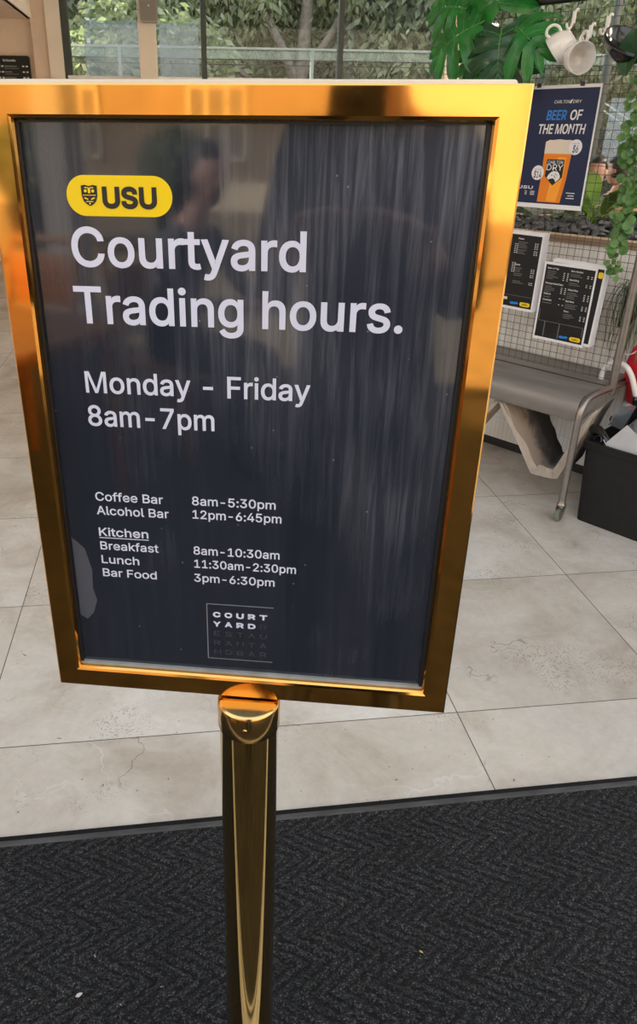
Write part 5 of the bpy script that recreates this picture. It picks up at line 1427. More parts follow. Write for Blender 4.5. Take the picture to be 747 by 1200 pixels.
tube(bm, [(0.016, -0.0225, 0.008), (0.046, -0.031, -0.018), (0.066, -0.033, -0.036)], 0.0025, 8)
obj('stripe', bm, M_STRIPE, t, smooth='all')
bm = bmesh.new()
tube(bm, smooth_path([(0, 0, 0), (0.008, 0.004, 0.018), (0.024, 0.002, 0.02), (0.03, -0.004, 0.004), (0.018, -0.006, -0.014), (0.0, 0.0, -0.012), (0.02, 0.006, -0.004), (0.05, 0.0, -0.01), (0.07, 0.004, -0.03)], 5), 0.0032, 8)
tag(obj('black_cable', bm, M_GLOSSB, smooth='all', loc=R(0.030, 0.095, 0.318), rotz=RA), 'coiled black cable inside the tub at the corner nearest the trolley', 'cable')
# umbrella with a white crook handle
t = thing('umbrella', 'folded umbrella with white crook handle standing in the tub behind the upright', 'umbrella', R(0.090, 0.355, 0.015), RA)
bm = bmesh.new()
crook = smooth_path([(-0.152, -0.055, 0.455), (-0.163, -0.055, 0.480), (-0.158, -0.055, 0.520), (-0.128, -0.055, 0.548), (-0.085, -0.055, 0.545), (-0.058, -0.05, 0.515), (-0.040, -0.045, 0.475), (-0.026, -0.04, 0.435)], 5)
tube(bm, crook, 0.0105, 14)
obj('crook_handle', bm, M_HOOK, t, smooth='all')
bm = bmesh.new()
tube(bm, [(-0.026, -0.04, 0.435), (-0.024, -0.039, 0.42), (-0.018, -0.034, 0.38), (-0.008, -0.03, 0.2), (0.0, -0.02, 0.012)], [0.0115, 0.012, 0.016, 0.022, 0.008], 14)
obj('folded_canopy', bm, M_GLOSSB, t, smooth='all')
# red rolled cloth with a tie
M_RED = simple('red_nylon', (0.62, 0.012, 0.030), 0.5, var=0.25, scale=25, bumpy=0.5)
t = thing('red_bag', 'bright red nylon bag bulging up behind the white umbrella handle', 'bag', R(0.072, 0.380, 0.525), RA)
bm = bmesh.new()
rings = []
rr = random.Random(6)
prof = [(0.0, -0.16), (0.045, -0.155), (0.066, -0.10), (0.086, -0.03), (0.090, 0.04), (0.074, 0.09), (0.046, 0.130), (0.024, 0.155), (0.018, 0.165), (0.030, 0.185), (0.0, 0.18)]
for r, z in prof:
    if r == 0:
        rings.append([bm.verts.new((0, 0, z))]); continue
    rings.append([bm.verts.new(((r * (1 + 0.13 * math.sin(5 * a + z * 14) + 0.06 * math.sin(9 * a - z * 20)) * math.cos(a)) - 0.10 * max(0, z - 0.05) , r * 0.70 * (1 + 0.10 * math.sin(4 * a + 1)) * math.sin(a), z)) for a in [2 * PI * k / 40 for k in range(40)]])
for a, b in zip(rings, rings[1:]):
    for k in range(40):
        k2 = (k + 1) % 40
        if len(a) == 1: bm.faces.new((a[0], b[k2], b[k]))
        elif len(b) == 1: bm.faces.new((a[k], a[k2], b[0]))
        else: bm.faces.new((a[k], a[k2], b[k2], b[k]))
obj('cloth', bm, M_RED, t, smooth='all')
bm = bmesh.new()
tube(bm, smooth_path([(-0.012, -0.03, 0.16), (-0.03, -0.052, 0.12), (-0.052, -0.065, 0.085), (-0.078, -0.066, 0.075), (-0.09, -0.055, 0.088)], 5), 0.0022, 8)
obj('draw_cord', bm, M_HOOK, t, smooth='all')
bm = bmesh.new()
tube(bm, smooth_path([(-0.02, -0.01, 0.168), (-0.028, -0.018, 0.19), (-0.034, -0.02, 0.215), (-0.022, -0.018, 0.235)], 5), 0.007, 10)
obj('black_toggle', bm, M_GLOSSB, t, smooth='all')

# ------------------------------------------------------------------ far wall things
t = thing('wall_speaker', 'grey wall loudspeaker with rounded corners high on the pale column', 'speaker', G(-0.160, 8.66, 2.435), GA)
bm = bmesh.new()
M_SPK = simple('speaker_grey', (0.33, 0.30, 0.27), 0.6, var=0.05)
M_SPKD = simple('speaker_grille', (0.25, 0.225, 0.20), 0.7, var=0.1, scale=200)
prism(bm, rrect(-0.088, 0.088, -0.118, 0.135, 0.03, 6), -0.05, 0.05)
obj('cabinet', bm, M_SPK, t, smooth=True)
bm = bmesh.new()
prism(bm, rrect(-0.076, 0.076, -0.106, 0.123, 0.024, 6), -0.056, -0.050)
obj('grille', bm, M_SPKD, t, smooth=True)
flat('badge', [disc(0.0, 0.02, 0.008, 16)], M_WHITE, t, -0.0565)
bm = bmesh.new()
box(bm, -0.03, 0.03, 0.05, 0.062, -0.05, 0.05)
obj('bracket', bm, M_SPK, t)
# menu board in the recess
t = thing('menu_board', 'black rounded menu board with white writing on the beige back wall', 'menu board', G(-1.80, 8.985, 1.30), GA)
bm = bmesh.new()
prism(bm, rrect(-0.42, 0.385, 0.0, 0.735, 0.02, 5), 0.0, 0.03)
obj('board', bm, M_PBLACK, t, smooth=True)
lettering('board_title', [('Our favourites', 0.118, 0.245, 0.683, 0.038)], M_PLGREY, t, -0.0006, 0.001)
L1, L2 = [], []
rr = random.Random(2)
for k in range(11):
    z = 0.645 - 0.052 * k
    L1.append(bar(0.125, 0.125 + rr.uniform(0.07, 0.13), z - 0.011, z))
    L1.append(bar(0.125, 0.125 + rr.uniform(0.10, 0.15), z - 0.028, z - 0.022))
    for x in (0.305, 0.342, 0.06, 0.095):
        L2.append(bar(x, x + 0.022, z - 0.012 - 0.0, z + 0.001))
    L1.append(bar(-0.38, -0.38 + rr.uniform(0.10, 0.25), z - 0.011, z))
flat('board_lines', L1, M_PGREY, t, -0.0006)
flat('board_prices', L2, M_PLGREY, t, -0.0006)

# ------------------------------------------------------------------ people
M_SKIN = simple('skin', (0.36, 0.20, 0.145), 0.55, var=0.06)
M_HAIR = simple('black_hair', (0.010, 0.009, 0.009), 0.4, var=0.4, scale=60, stretch=(1, 1, 0.1))
def person(label, loc, rotz, J, top, legs, shoes, hair=True, seed=0, head_dir=(0, -1, 0)):
    """J: joint name -> point in local metres (facing -y). one continuous skin; hair a child"""
    t = thing('person', label, 'person', loc, rotz)
    names = list(J)
    V = {k: Vector(v) for k, v in J.items()}
    E_ = [('pelvis', 'waist'), ('waist', 'chest'), ('chest', 'neck0'), ('neck0', 'neck'), ('neck', 'chin')]
    for s in 'lr':
        E_ += [('chest', s + 'sho'), (s + 'sho', s + 'elb'), (s + 'elb', s + 'wri'), (s + 'wri', s + 'palm'), ('pelvis', s + 'hip'), (s + 'hip', s + 'knee'), (s + 'knee', s + 'ank'), (s + 'ank', s + 'toe')]
    rad = {'pelvis': (.145, .115), 'waist': (.130, .105), 'chest': (.155, .110), 'neck0': (.065, .065), 'neck': (.052, .055), 'chin': (.045, .05), 'sho': (.060, .060), 'elb': (.042, .042), 'wri': (.029, .026),
           'palm': (.036, .018), 'hip': (.088, .09), 'knee': (.058, .058), 'ank': (.040, .042), 'toe': (.040, .026)}
    # extra mid points so that limbs taper
    for s in 'lr':
        palm = V[s + 'palm']; wri = V[s + 'wri']
        fd = (palm - wri).normalized()
        across = fd.cross(Vector((0, 0, 1)) if abs(fd.z) < .8 else Vector((0, 1, 0))).normalized()
        for q, (o_, l_) in enumerate(((-0.030, 0.066), (-0.010, 0.078), (0.010, 0.074), (0.029, 0.058))):
            a = palm + across * o_ + fd * 0.012
            curl = fd.cross(across) * 0.022
            V[s + 'f%da' % q] = a
            V[s + 'f%db' % q] = a + fd * l_ * 0.5 + curl * 0.3
            V[s + 'f%dc' % q] = a + fd * l_ * 0.9 + curl
            E_ += [(s + 'palm', s + 'f%da' % q), (s + 'f%da' % q, s + 'f%db' % q), (s + 'f%db' % q, s + 'f%dc' % q)]
        sg = 1 if s == 'l' else -1
        V[s + 'tha'] = wri + (palm - wri) * 0.5 + across * 0.03 * sg
        V[s + 'thb'] = palm + across * 0.055 * sg + fd * 0.012
        E_ += [(s + 'palm', s + 'tha'), (s + 'tha', s + 'thb')]
    keys = list(V)
    me = bpy.data.meshes.new('body')
    me.from_pydata([V[k] for k in keys], [(keys.index(a), keys.index(b)) for a, b in E_], [])
    o = bpy.data.objects.new('body', me)
    COL.objects.link(o)
    m = o.modifiers.new('skin', 'SKIN')
    m.use_smooth_shade = True
    sv = me.skin_vertices[0].data
    for i, k in enumerate(keys):
        base = k[1:] if k[0] in 'lr' and k[1:] in rad else k
        if base in rad:
            sv[i].radius = rad[base]
        elif k[1] == 'f' or k[1:3] == 'th':
            sv[i].radius = (.0095, .0095) if k[-1] != 'c' else (.007, .007)
        else:
            sv[i].radius = (.03, .03)
        sv[i].use_root = (k == 'pelvis')
    ss = o.modifiers.new('sub', 'SUBSURF'); ss.levels = 1; ss.render_levels = 1
    dg = bpy.context.evaluated_depsgraph_get()
    bm = bmesh.new()
    bm.from_mesh(bpy.data.meshes.new_from_object(o.evaluated_get(dg)))
    bpy.data.objects.remove(o)
    # head with a face, joined to the neck
    hc = V['chin'] + Vector((0, 0, 0.10)) + Vector(head_dir) * 0.035
    r = bmesh.ops.create_uvsphere(bm, u_segments=28, v_segments=20, radius=1.0)
    hz = math.atan2(head_dir[0], -head_dir[1])
    RZ = Matrix.Rotation(hz, 3, 'Z')
    for v in r['verts']:
        c = v.co.copy()
        w = 0.074 * (1 - 0.24 * max(0, -c.z)) ; dp = 0.095
        p = Vector((c.x * w, c.y * dp, c.z * 0.118))
        if c.y < 0:
            nx_ = abs(c.x)
            p.y -= 0.024 * math.exp(-(nx_ / 0.16) ** 2) * math.exp(-((c.z + 0.16) / 0.17) ** 2)      # nose
            p.y += 0.011 * math.exp(-((nx_ - 0.40) / 0.17) ** 2) * math.exp(-((c.z - 0.05) / 0.12) ** 2)   # eye sockets
            p.y -= 0.007 * math.exp(-(nx_ / 0.25) ** 2) * math.exp(-((c.z + 0.52) / 0.07) ** 2)     # lips
            p.y -= 0.010 * math.exp(-(nx_ / 0.3) ** 2) * math.exp(-((c.z + 0.86) / 0.12) ** 2)      # chin
        if abs(c.x) > 0.93 and abs(c.z + 0.05) < 0.25:
            p.x *= 1.13
        v.co = hc + RZ @ p
    me = bpy.data.meshes.new('body')
    top_z = V['neck0'].z - 0.015
    body = obj('body', bm, [M_SKIN, top, legs, shoes], t, smooth='all')
    bones = [(a, b) for a, b in E_]
    def nearest(c):
        best, bd = None, 9
        for a, b in bones:
            A, B = V[a], V[b]
            ab = B - A
            q = max(0, min(1, (c - A).dot(ab) / max(1e-9, ab.length_squared)))
            dd = (A + ab * q - c).length
            if dd < bd:
                bd, best = dd, (a, b, q)
        return best
    for f in body.data.polygons:
        a, b, q = nearest(f.center)
        nm = b[1:] if b[0] in 'lr' else b
        if nm in ('sho', 'elb', 'chest', 'waist', 'neck0') or (nm == 'wri' and q < 0.92):
            f.material_index = 1
        elif nm in ('hip', 'knee') or (nm == 'ank'):
            f.material_index = 2
        elif nm == 'toe':
            f.material_index = 3
        else:
            f.material_index = 0
        if (f.center - hc).length < 0.135 and f.center.z > V['neck'].z:
            f.material_index = 0
    # eyes and mouth
    bm = bmesh.new()
    for s in (-1, 1):
        c = hc + RZ @ Vector((s * 0.029, -0.079, 0.006))
        lathe(bm, [(0, -0.004), (0.005, -0.002), (0.007, 0.0), (0.005, 0.002), (0, 0.004)], 10, Matrix.Translation(c) @ RZ.to_4x4() @ Matrix.Rotation(PI / 2, 4, 'X'))
    obj('eyes', bm, M_HAIR, t, smooth='all')
    if hair:
        bm = bmesh.new()
        r = bmesh.ops.create_uvsphere(bm, u_segments=28, v_segments=18, radius=1.0)
        kill = []
        for v in r['verts']:
            c = v.co.copy()
            k = 1.0 + 0.05 * math.sin(9 * c.x + seed) * math.cos(7 * c.z)
            p = Vector((c.x * 0.083 * k, c.y * 0.104 * k + 0.008, c.z * 0.125 * k + 0.012))
            v.co = hc + RZ @ p
            if (c.y < -0.25 and c.z < 0.42) or c.z < -0.62:
                kill.append(v)
        bmesh.ops.delete(bm, geom=kill, context='VERTS')
        bmesh.ops.solidify(bm, geom=bm.faces[:], thickness=0.006)
        obj('hair', bm, M_HAIR, t, smooth='all')
    return t
def seated(lean=0.0, drop=0.0):
    J = {'pelvis': (0, 0.04, 0.50), 'waist': (0, 0.05 - lean * 0.1, 0.68), 'chest': (0, 0.04 - lean * 0.3, 0.90), 'neck0': (0, 0.02 - lean * 0.45, 1.04), 'neck': (0, 0.0 - lean * 0.5, 1.09), 'chin': (0, -0.01 - lean * 0.55, 1.12),
            'lsho': (-0.17, 0.03 - lean * 0.4, 0.985), 'rsho': (0.17, 0.03 - lean * 0.4, 0.985), 'lelb': (-0.22, -0.10 - lean * 0.4, 0.74), 'relb': (0.22, -0.10 - lean * 0.4, 0.74),
            'lwri': (-0.14, -0.32 - lean * 0.3, 0.76), 'rwri': (0.14, -0.32 - lean * 0.3, 0.76), 'lpalm': (-0.11, -0.40 - lean * 0.3, 0.765), 'rpalm': (0.11, -0.40 - lean * 0.3, 0.765),
            'lhip': (-0.10, 0.0, 0.50), 'rhip': (0.10, 0.0, 0.50), 'lknee': (-0.12, -0.42, 0.50), 'rknee': (0.12, -0.42, 0.50), 'lank': (-0.12, -0.40, 0.08), 'rank': (0.12, -0.40, 0.08), 'ltoe': (-0.13, -0.55, 0.035), 'rtoe': (0.13, -0.55, 0.035)}
    return {k: (v[0], v[1], v[2] - (0 if k[1:] in ('ank', 'toe', 'knee') else drop)) for k, v in J.items()}
M_GREENC = simple('dark_green_cotton', (0.035, 0.055, 0.03), 0.9, var=0.15)
M_BLACKC = simple('black_cotton', (0.016, 0.016, 0.019), 0.9, var=0.2)
M_JEANS = simple('blue_denim', (0.05, 0.07, 0.12), 0.9, var=0.2, scale=40)
M_SHOE = simple('black_shoe', (0.015, 0.014, 0.014), 0.4)
M_PATT = simple('blotchy_print_cloth', (0.10, 0.10, 0.11), 0.9, var=0.9, scale=22)
person('dark haired person in a green top seated beyond the planter beside the poster', (2.76, 6.85, 0.0), 0.55, seated(0.15, 0.16), M_GREENC, M_JEANS, M_SHOE, seed=1, head_dir=(-0.95, -0.3, 0))
person('black haired person in a black top seated beyond the planter beside the vine', (3.25, 7.35, 0.0), -0.5, seated(0.0, 0.18), M_BLACKC, M_JEANS, M_SHOE, seed=2, head_dir=(-0.9, 0.3, 0))

# ------------------------------------------------------------------ chairs and tables
M_CHAIRW = mat_wood('tan_chair_wood', (0.40, 0.25, 0.15), (0.55, 0.37, 0.23), 4, 0.45)
M_CREAMP = simple('cream_panel', (0.70, 0.62, 0.48), 0.5, var=0.04)
M_DARKW = mat_wood('orange_brown_wood', (0.20, 0.075, 0.025), (0.36, 0.15, 0.05), 4, 0.4)
def chair(label, loc, rotz, wood, panel, group=None):
    t = thing('wooden_chair', label, 'chair', loc, rotz, group)
    bm = bmesh.new()
    box(bm, -0.21, 0.21, -0.20, 0.20, 0.43, 0.455, 0.008)
    obj('seat', bm, wood, t, smooth=True)
    for sx_ in (-1, 1):
        bm = bmesh.new(); tube(bm, [(sx_ * 0.20, -0.20, 0.0), (sx_ * 0.18, -0.17, 0.435)], [0.014, 0.018], 10)
        obj('leg', bm, wood, t, smooth=True)
        bm = bmesh.new(); tube(bm, smooth_path([(sx_ * 0.20, 0.23, 0.0), (sx_ * 0.185, 0.185, 0.45), (sx_ * 0.19, 0.215, 0.70), (sx_ * 0.19, 0.265, 0.92)], 4), 0.016, 10)
        obj('leg', bm, wood, t, smooth=True)
    bm = bmesh.new()
    tube(bm, smooth_path([(-0.205, 0.262, 0.90), (-0.10, 0.292, 0.905), (0.10, 0.292, 0.905), (0.205, 0.262, 0.90)], 5), 0.020, 10)
    obj('top_rail', bm, wood, t, smooth=True)
    bm = bmesh.new()
    box(bm, -0.17, 0.17, 0.215, 0.232, 0.60, 0.85, 0.005)
    obj('backrest', bm, panel, t, smooth=True)
    return t
def table(label, loc, rotz, wood, w=0.75, group=None):
    t = thing('wooden_table', label, 'table', loc, rotz, group)
    bm = bmesh.new(); box(bm, -w / 2, w / 2, -w / 2, w / 2, 0.715, 0.75, 0.006)
    obj('tabletop', bm, wood, t, smooth=True)
    for sx_ in (-1, 1):
        for sy_ in (-1, 1):
            bm = bmesh.new(); tube(bm, [(sx_ * (w / 2 - .05), sy_ * (w / 2 - .05), 0.0), (sx_ * (w / 2 - .07), sy_ * (w / 2 - .07), 0.716)], [0.02, 0.026], 10)
            obj('leg', bm, wood, t, smooth=True)
    return t
ch = chair('tan wooden chair with cream back panel beyond the slate in the planter', (2.50, 5.35, 0.0), 2.2, M_CHAIRW, M_CREAMP)
table('tan wooden table between the two people beyond the planter', (2.25, 6.1, 0.0), 0.55, M_CHAIRW, 0.55)

# ------------------------------------------------------------------ outside the windows: railing, hedge bank, trees
M_BARK = simple('grey_bark', (0.17, 0.14, 0.115), 0.9, var=0.35, scale=14, bumpy=0.6)
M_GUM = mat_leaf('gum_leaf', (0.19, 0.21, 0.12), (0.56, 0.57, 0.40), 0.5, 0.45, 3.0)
M_GUM2 = mat_leaf('darker_leaf', (0.09, 0.11, 0.075), (0.34, 0.37, 0.26), 0.55, 0.40, 3.0)  # duller, darker leaf colour than the gum leaves
M_HEDGE = mat_leaf('hedge_leaf', (0.014, 0.020, 0.018), (0.045, 0.056, 0.046), 0.7, 0.15, 4)
def tree(label, loc, h, crown, n, lmat, seed, branches, leaf=0.075, droop=0.8, group=None):
    """crown: list of (centre, radius) clumps in local metres; branches: list of (path, r0, r1)"""
    rr = random.Random(seed)
    t = thing('tree', label, 'tree', loc, rr.uniform(0, 0.01), group)
    bm = bmesh.new()
    for pth, r0, r1 in branches:
        P = smooth_path(pth, 5)
        tube(bm, P, [r0 + (r1 - r0) * i / (len(P) - 1) for i in range(len(P))], 10)
    obj('trunk', bm, M_BARK, t, smooth='all')
    verts, faces = [], []
    tot = sum(r ** 2 for c, r in crown)
    for c, r in crown:
        for k in range(int(n * r * r / tot)):
            # points gather in sprays
            u = Vector((rr.gauss(0, 1), rr.gauss(0, 1), rr.gauss(0, 1))).normalized() * r * (0.35 + 0.65 * rr.random() ** 0.5)
            u.z *= 0.85
            b = Vector(c) + u
            for q in range(3):
                p = b + Vector((rr.gauss(0, .09), rr.gauss(0, .09), rr.gauss(0, .09)))
                a = rr.uniform(0, 6.28)
                d = Vector((math.cos(a) * (1 - droop * 0.6), math.sin(a) * (1 - droop * 0.6), -droop * rr.uniform(0.3, 1.2))).normalized()
                s = d.cross(Vector((rr.uniform(-1, 1), rr.uniform(-1, 1), rr.uniform(-.4, .4)))).normalized()
                L_ = leaf * rr.uniform(0.7, 1.5)
                w = L_ * rr.uniform(0.15, 0.26)
                i0 = len(verts)
                verts += [p, p + d * L_ * .45 + s * w, p + d * L_, p + d * L_ * .45 - s * w]
                faces.append((i0, i0 + 1, i0 + 2, i0 + 3))
    me = bpy.data.meshes.new('foliage')
    me.from_pydata([tuple(v) for v in verts], [], faces)
    obj('foliage', me, lmat, t)
    return t
def tree_at(label, u, v, **k):
    return tree(label, G(u, v, -0.03), **k)
grp = 'gum trees beyond the windows'
tree_at('forked gum tree with bare grey branches in the clear middle window', 2.2, 14.0, h=6, n=6000, lmat=M_GUM, seed=1,
        crown=[((-1.0, 0.5, 3.4), 0.9), ((0.9, 0.6, 3.5), 0.9), ((0.0, 0.9, 4.4), 1.2), ((-1.9, 0.4, 2.9), 0.8), ((1.6, 0.2, 2.6), 0.8), ((0.1, 1.0, 2.5), 0.8)],
        branches=[([(0, 0, 0), (-0.03, 0, 1.4), (0.02, 0, 2.3), (0.12, 0.1, 3.4), (0.2, 0.2, 4.6)], 0.16, 0.07), ([(-0.02, 0, 2.05), (-0.35, -0.05, 2.7), (-0.75, 0.0, 3.25), (-1.35, 0.1, 3.55), (-2.0, 0.1, 4.2)], 0.09, 0.03),
                  ([(0.02, 0, 2.2), (0.45, -0.05, 2.75), (0.75, 0, 3.3), (1.0, 0, 4.0)], 0.075, 0.03), ([(-0.5, -0.05, 2.9), (-0.45, 0, 3.4), (-0.6, 0, 4.0)], 0.05, 0.02), ([(-0.03, 0, 1.5), (-0.9, 0.1, 2.2), (-1.6, 0.1, 2.9), (-2.1, 0.2, 3.8)], 0.06, 0.02)], leaf=0.15)
tree_at('low pale leafy tree behind the pale column with the speaker', -0.85, 13.0, h=4, n=9000, lmat=M_GUM, seed=2,
        crown=[((0, 0, 2.0), 0.9), ((0.6, 0.3, 1.8), 0.8), ((-0.8, 0.2, 2.2), 0.7), ((0.2, 0.5, 2.7), 0.7), ((1.1, 0.3, 2.3), 0.7)],
        branches=[([(0, 0, 0), (0.05, 0, 0.8), (0, 0, 1.6), (0.1, 0.1, 2.4)], 0.09, 0.03)], leaf=0.13, droop=0.5)
tree_at('tall darker leaved tree behind the window nearest the menu board', -1.7, 15.0, h=6, n=8000, lmat=M_GUM2, seed=3,
        crown=[((0, 0, 3.4), 1.2), ((0.9, 0.3, 3.9), 1.0), ((-0.6, 0.2, 2.3), 1.0), ((0.6, 0.5, 2.6), 0.9), ((1.9, 0.4, 3.7), 0.9)],
        branches=[([(0, 0, 0), (0.05, 0, 1.4), (-0.1, 0, 2.6), (0.1, 0.1, 3.8)], 0.13, 0.04)], leaf=0.15)
tree_at('drooping gum tree between the forked tree and the low pale tree', 0.5, 15.0, h=6, n=8000, lmat=M_GUM, seed=4,
        crown=[((0, 0, 3.5), 1.1), ((0.6, 0.3, 2.6), 1.0), ((-0.7, 0.2, 2.5), 1.0), ((0.5, 0.5, 4.2), 0.9), ((1.0, 0.0, 3.4), 0.7)],
        branches=[([(0, 0, 0), (0.05, 0, 1.4), (0.15, 0, 2.6), (0.5, 0.1, 3.8)], 0.10, 0.03), ([(0.1, 0, 2.0), (0.45, 0, 2.8), (0.9, 0, 3.3)], 0.05, 0.02)], leaf=0.15)
tree_at('darker leaved gum tree behind the window beside the split leaves', 4.1, 14.2, h=6, n=8000, lmat=M_GUM2, seed=5,
        crown=[((0, 0, 3.3), 1.1), ((0.7, 0.3, 2.5), 1.0), ((-0.7, 0.2, 2.6), 0.9), ((0.3, 0.5, 4.2), 1.0), ((-0.3, -0.1, 2.0), 0.8)],
        branches=[([(0, 0, 0), (0.05, 0, 1.4), (0.1, 0, 2.4), (-0.1, 0.1, 3.6)], 0.12, 0.04), ([(0.05, 0, 1.7), (0.7, 0, 2.5), (1.0, 0, 3.3)], 0.06, 0.02)], leaf=0.15)
tree_at('leafy gum tree seen through the wire mesh behind the cups', 7.0, 14.0, h=6, n=9000, lmat=M_GUM, seed=6,
        crown=[((0, 0, 3.2), 1.2), ((1.0, 0.3, 2.5), 1.1), ((-1.0, 0.2, 2.6), 1.1), ((0.3, 0.5, 4.2), 1.0), ((1.4, -0.1, 3.4), 1.0), ((-1.6, 0.2, 3.4), .8)],
        branches=[([(0, 0, 0), (0.05, 0, 1.4), (0.1, 0, 2.4), (-0.1, 0.1, 3.6)], 0.12, 0.04)], leaf=0.15)
# dense hedge bank behind the trees
rr = random.Random(9)
verts, faces = [], []
for k in range(26000):
    u = rr.uniform(-9, 17); z = rr.uniform(0, 5.2); v = 18.2 + rr.gauss(0, 0.5) + 0.6 * math.sin(u * 0.9) * math.cos(z * 1.1)
    p = G(u, v, z)
    a = Vector((rr.uniform(-1, 1), rr.uniform(-1, 1), rr.uniform(-1, 1))).normalized() * rr.uniform(0.06, 0.13)
    b = a.cross(Vector((rr.uniform(-1, 1), rr.uniform(-1, 1), rr.uniform(-1, 1)))).normalized() * rr.uniform(0.02, 0.05)
    i0 = len(verts)
    verts += [tuple(p - a), tuple(p + b), tuple(p + a), tuple(p - b)]
    faces.append((i0, i0 + 1, i0 + 2, i0 + 3))
bm = bmesh.new()
nu, nz_ = 50, 12
grid = [[bm.verts.new(G(-10 + 28 * i / nu, 18.6 + 0.6 * math.sin((-10 + 28 * i / nu) * 0.9) * math.cos(5.4 * j / nz_ * 1.1) + 0.15 * math.sin(i * 2.1 + j * 3.3), -0.03 + 5.4 * j / nz_)) for j in range(nz_ + 1)] for i in range(nu + 1)]
for i in range(nu):
    for j in range(nz_):
        bm.faces.new((grid[i][j], grid[i + 1][j], grid[i + 1][j + 1], grid[i][j + 1]))
hm = bpy.data.meshes.new('hedge_bank')
bm.to_mesh(hm); bm.free()
n0 = len(hm.vertices)
allv = [tuple(v.co) for v in hm.vertices] + verts
allf = [tuple(p.vertices) for p in hm.polygons] + [tuple(i + n0 for i in f) for f in faces]
hm = bpy.data.meshes.new('hedge_bank')
hm.from_pydata(allv, [], allf)
tag(obj('hedge_bank', hm, M_HEDGE), 'dark dense foliage bank behind the trees beyond the windows', 'hedge', kind='stuff')
# pale railing outside
M_RAIL = simple('pale_green_rail', (0.45, 0.50, 0.46), 0.5, var=0.05)
t = thing('balustrade', 'pale railing running outside behind all the windows', 'railing', G(-1.5, 10.6, 0.0), GA)
for nm, z0, z1, d in (('top_rail', 2.268, 2.292, 0.05), ('lower_rail', 2.150, 2.162, 0.02), ('lower_rail', 2.095, 2.105, 0.02), ('bottom_rail', 0.1, 0.13, 0.03)):
    bm = bmesh.new(); box(bm, 0, 11.0, -d / 2, d / 2, z0, z1)
    obj(nm, bm, M_RAIL if nm == 'top_rail' else M_ALU, t)
for k in range(5):
    bm = bmesh.new(); box(bm, 0.9 + k * 2.4, 0.94 + k * 2.4, -0.02, 0.02, -0.03, 2.27)
    obj('rail_post', bm, M_RAIL, t)
bm = bmesh.new(); box(bm, 0, 11.0, -0.005, 0.005, 2.165, 2.262)
obj('rail_glass', bm, mat_glass('rail_glass', (0.90, 0.95, 0.93), film=0.20, filmcol=(0.45, 0.52, 0.5)), t)

t = thing('reflection_bars', 'two thin white sloping bars standing in for strip light reflections beside the beer poster', 'reflection bars', (4.27, 10.5, 1.70), 0)  # white bars model strip light reflections; posts are added to carry them
for dz in (0.0, -0.085):
    bm = bmesh.new()
    tube(bm, [(-0.10, 0, 0.055 + dz), (0.42, 0, -0.230 + dz)], 0.009, 10)
    obj('rail', bm, M_WHITE, t, smooth=True)
bm = bmesh.new(); tube(bm, [(-0.06, 0.02, -1.73), (-0.06, 0.02, 0.04)], 0.02, 10)
obj('post', bm, M_RAIL, t, smooth=True)
bm = bmesh.new(); tube(bm, [(0.40, 0.02, -1.73), (0.40, 0.02, -0.21)], 0.02, 10)
obj('post', bm, M_RAIL, t, smooth=True)

# ------------------------------------------------------------------ the courtyard behind the viewer, seen in the brass and the cover
M_STONE = simple('warm_sandstone', (0.255, 0.185, 0.115), 0.85, var=0.12, scale=1.2)
M_STONE2 = simple('pale_render', (0.62, 0.52, 0.38), 0.85, var=0.06, scale=1.5)
M_WINDK = simple('brown_window_glass', (0.16, 0.13, 0.10), 0.5, var=0.2)  # plain brown colour for the window glass
bd = thing('courtyard_building', 'sunlit sandstone building with white barred windows across the courtyard', 'building', G(-2.0, -13.0, -0.03), GA)
bm = bmesh.new(); box(bm, -16, -0.2, -2.0, 0.0, 0, 8)
obj('wall', bm, M_STONE, bd)
bm = bmesh.new(); box(bm, -0.2, 16, -2.0, 0.12, 0, 8)
obj('rendered_wall', bm, M_STONE2, bd)
bm = bmesh.new(); box(bm, -16, 16, 0.0, 0.08, 0, 0.5); box(bm, -16, 16, 0.0, 0.10, 3.4, 3.6)
obj('string_course', bm, M_STONE2, bd)
for k in range(9):
    x = -12.4 + 3.0 * k
    yo = 0.13 if x > -0.2 else 0.0
    bm = bmesh.new(); box(bm, x - 0.55, x + 0.55, yo - 0.02, yo + 0.03, 0.9, 2.7)
    w_ = obj('window', bm, M_WINDK, bd)
    bm = bmesh.new()
    for q in (-0.55, -0.2, 0.2, 0.55): box(bm, x + q - 0.03, x + q + 0.03, yo + 0.03, yo + 0.06, 0.85, 2.75)
    for q in (0.9, 1.5, 2.1, 2.7): box(bm, x - 0.58, x + 0.58, yo + 0.03, yo + 0.06, q - 0.03, q + 0.03)
    obj('glazing_bars', bm, M_STONE2, w_)
bm = bmesh.new(); box(bm, -0.11, 0.11, -0.11, 0.11, 0, 4.0, 0.01)
bm2 = bmesh.new(); box(bm2, -0.16, 0.16, -0.16, 0.16, 0, 0.25, 0.01)
po = thing('courtyard_pillar', 'square grey pillar standing in the courtyard, seen as a dark band in the brass', 'pillar', (-2.35, -4.0, -0.03), GA)
obj('shaft', bm, M_SPK, po)
obj('plinth', bm2, M_SPK, po)
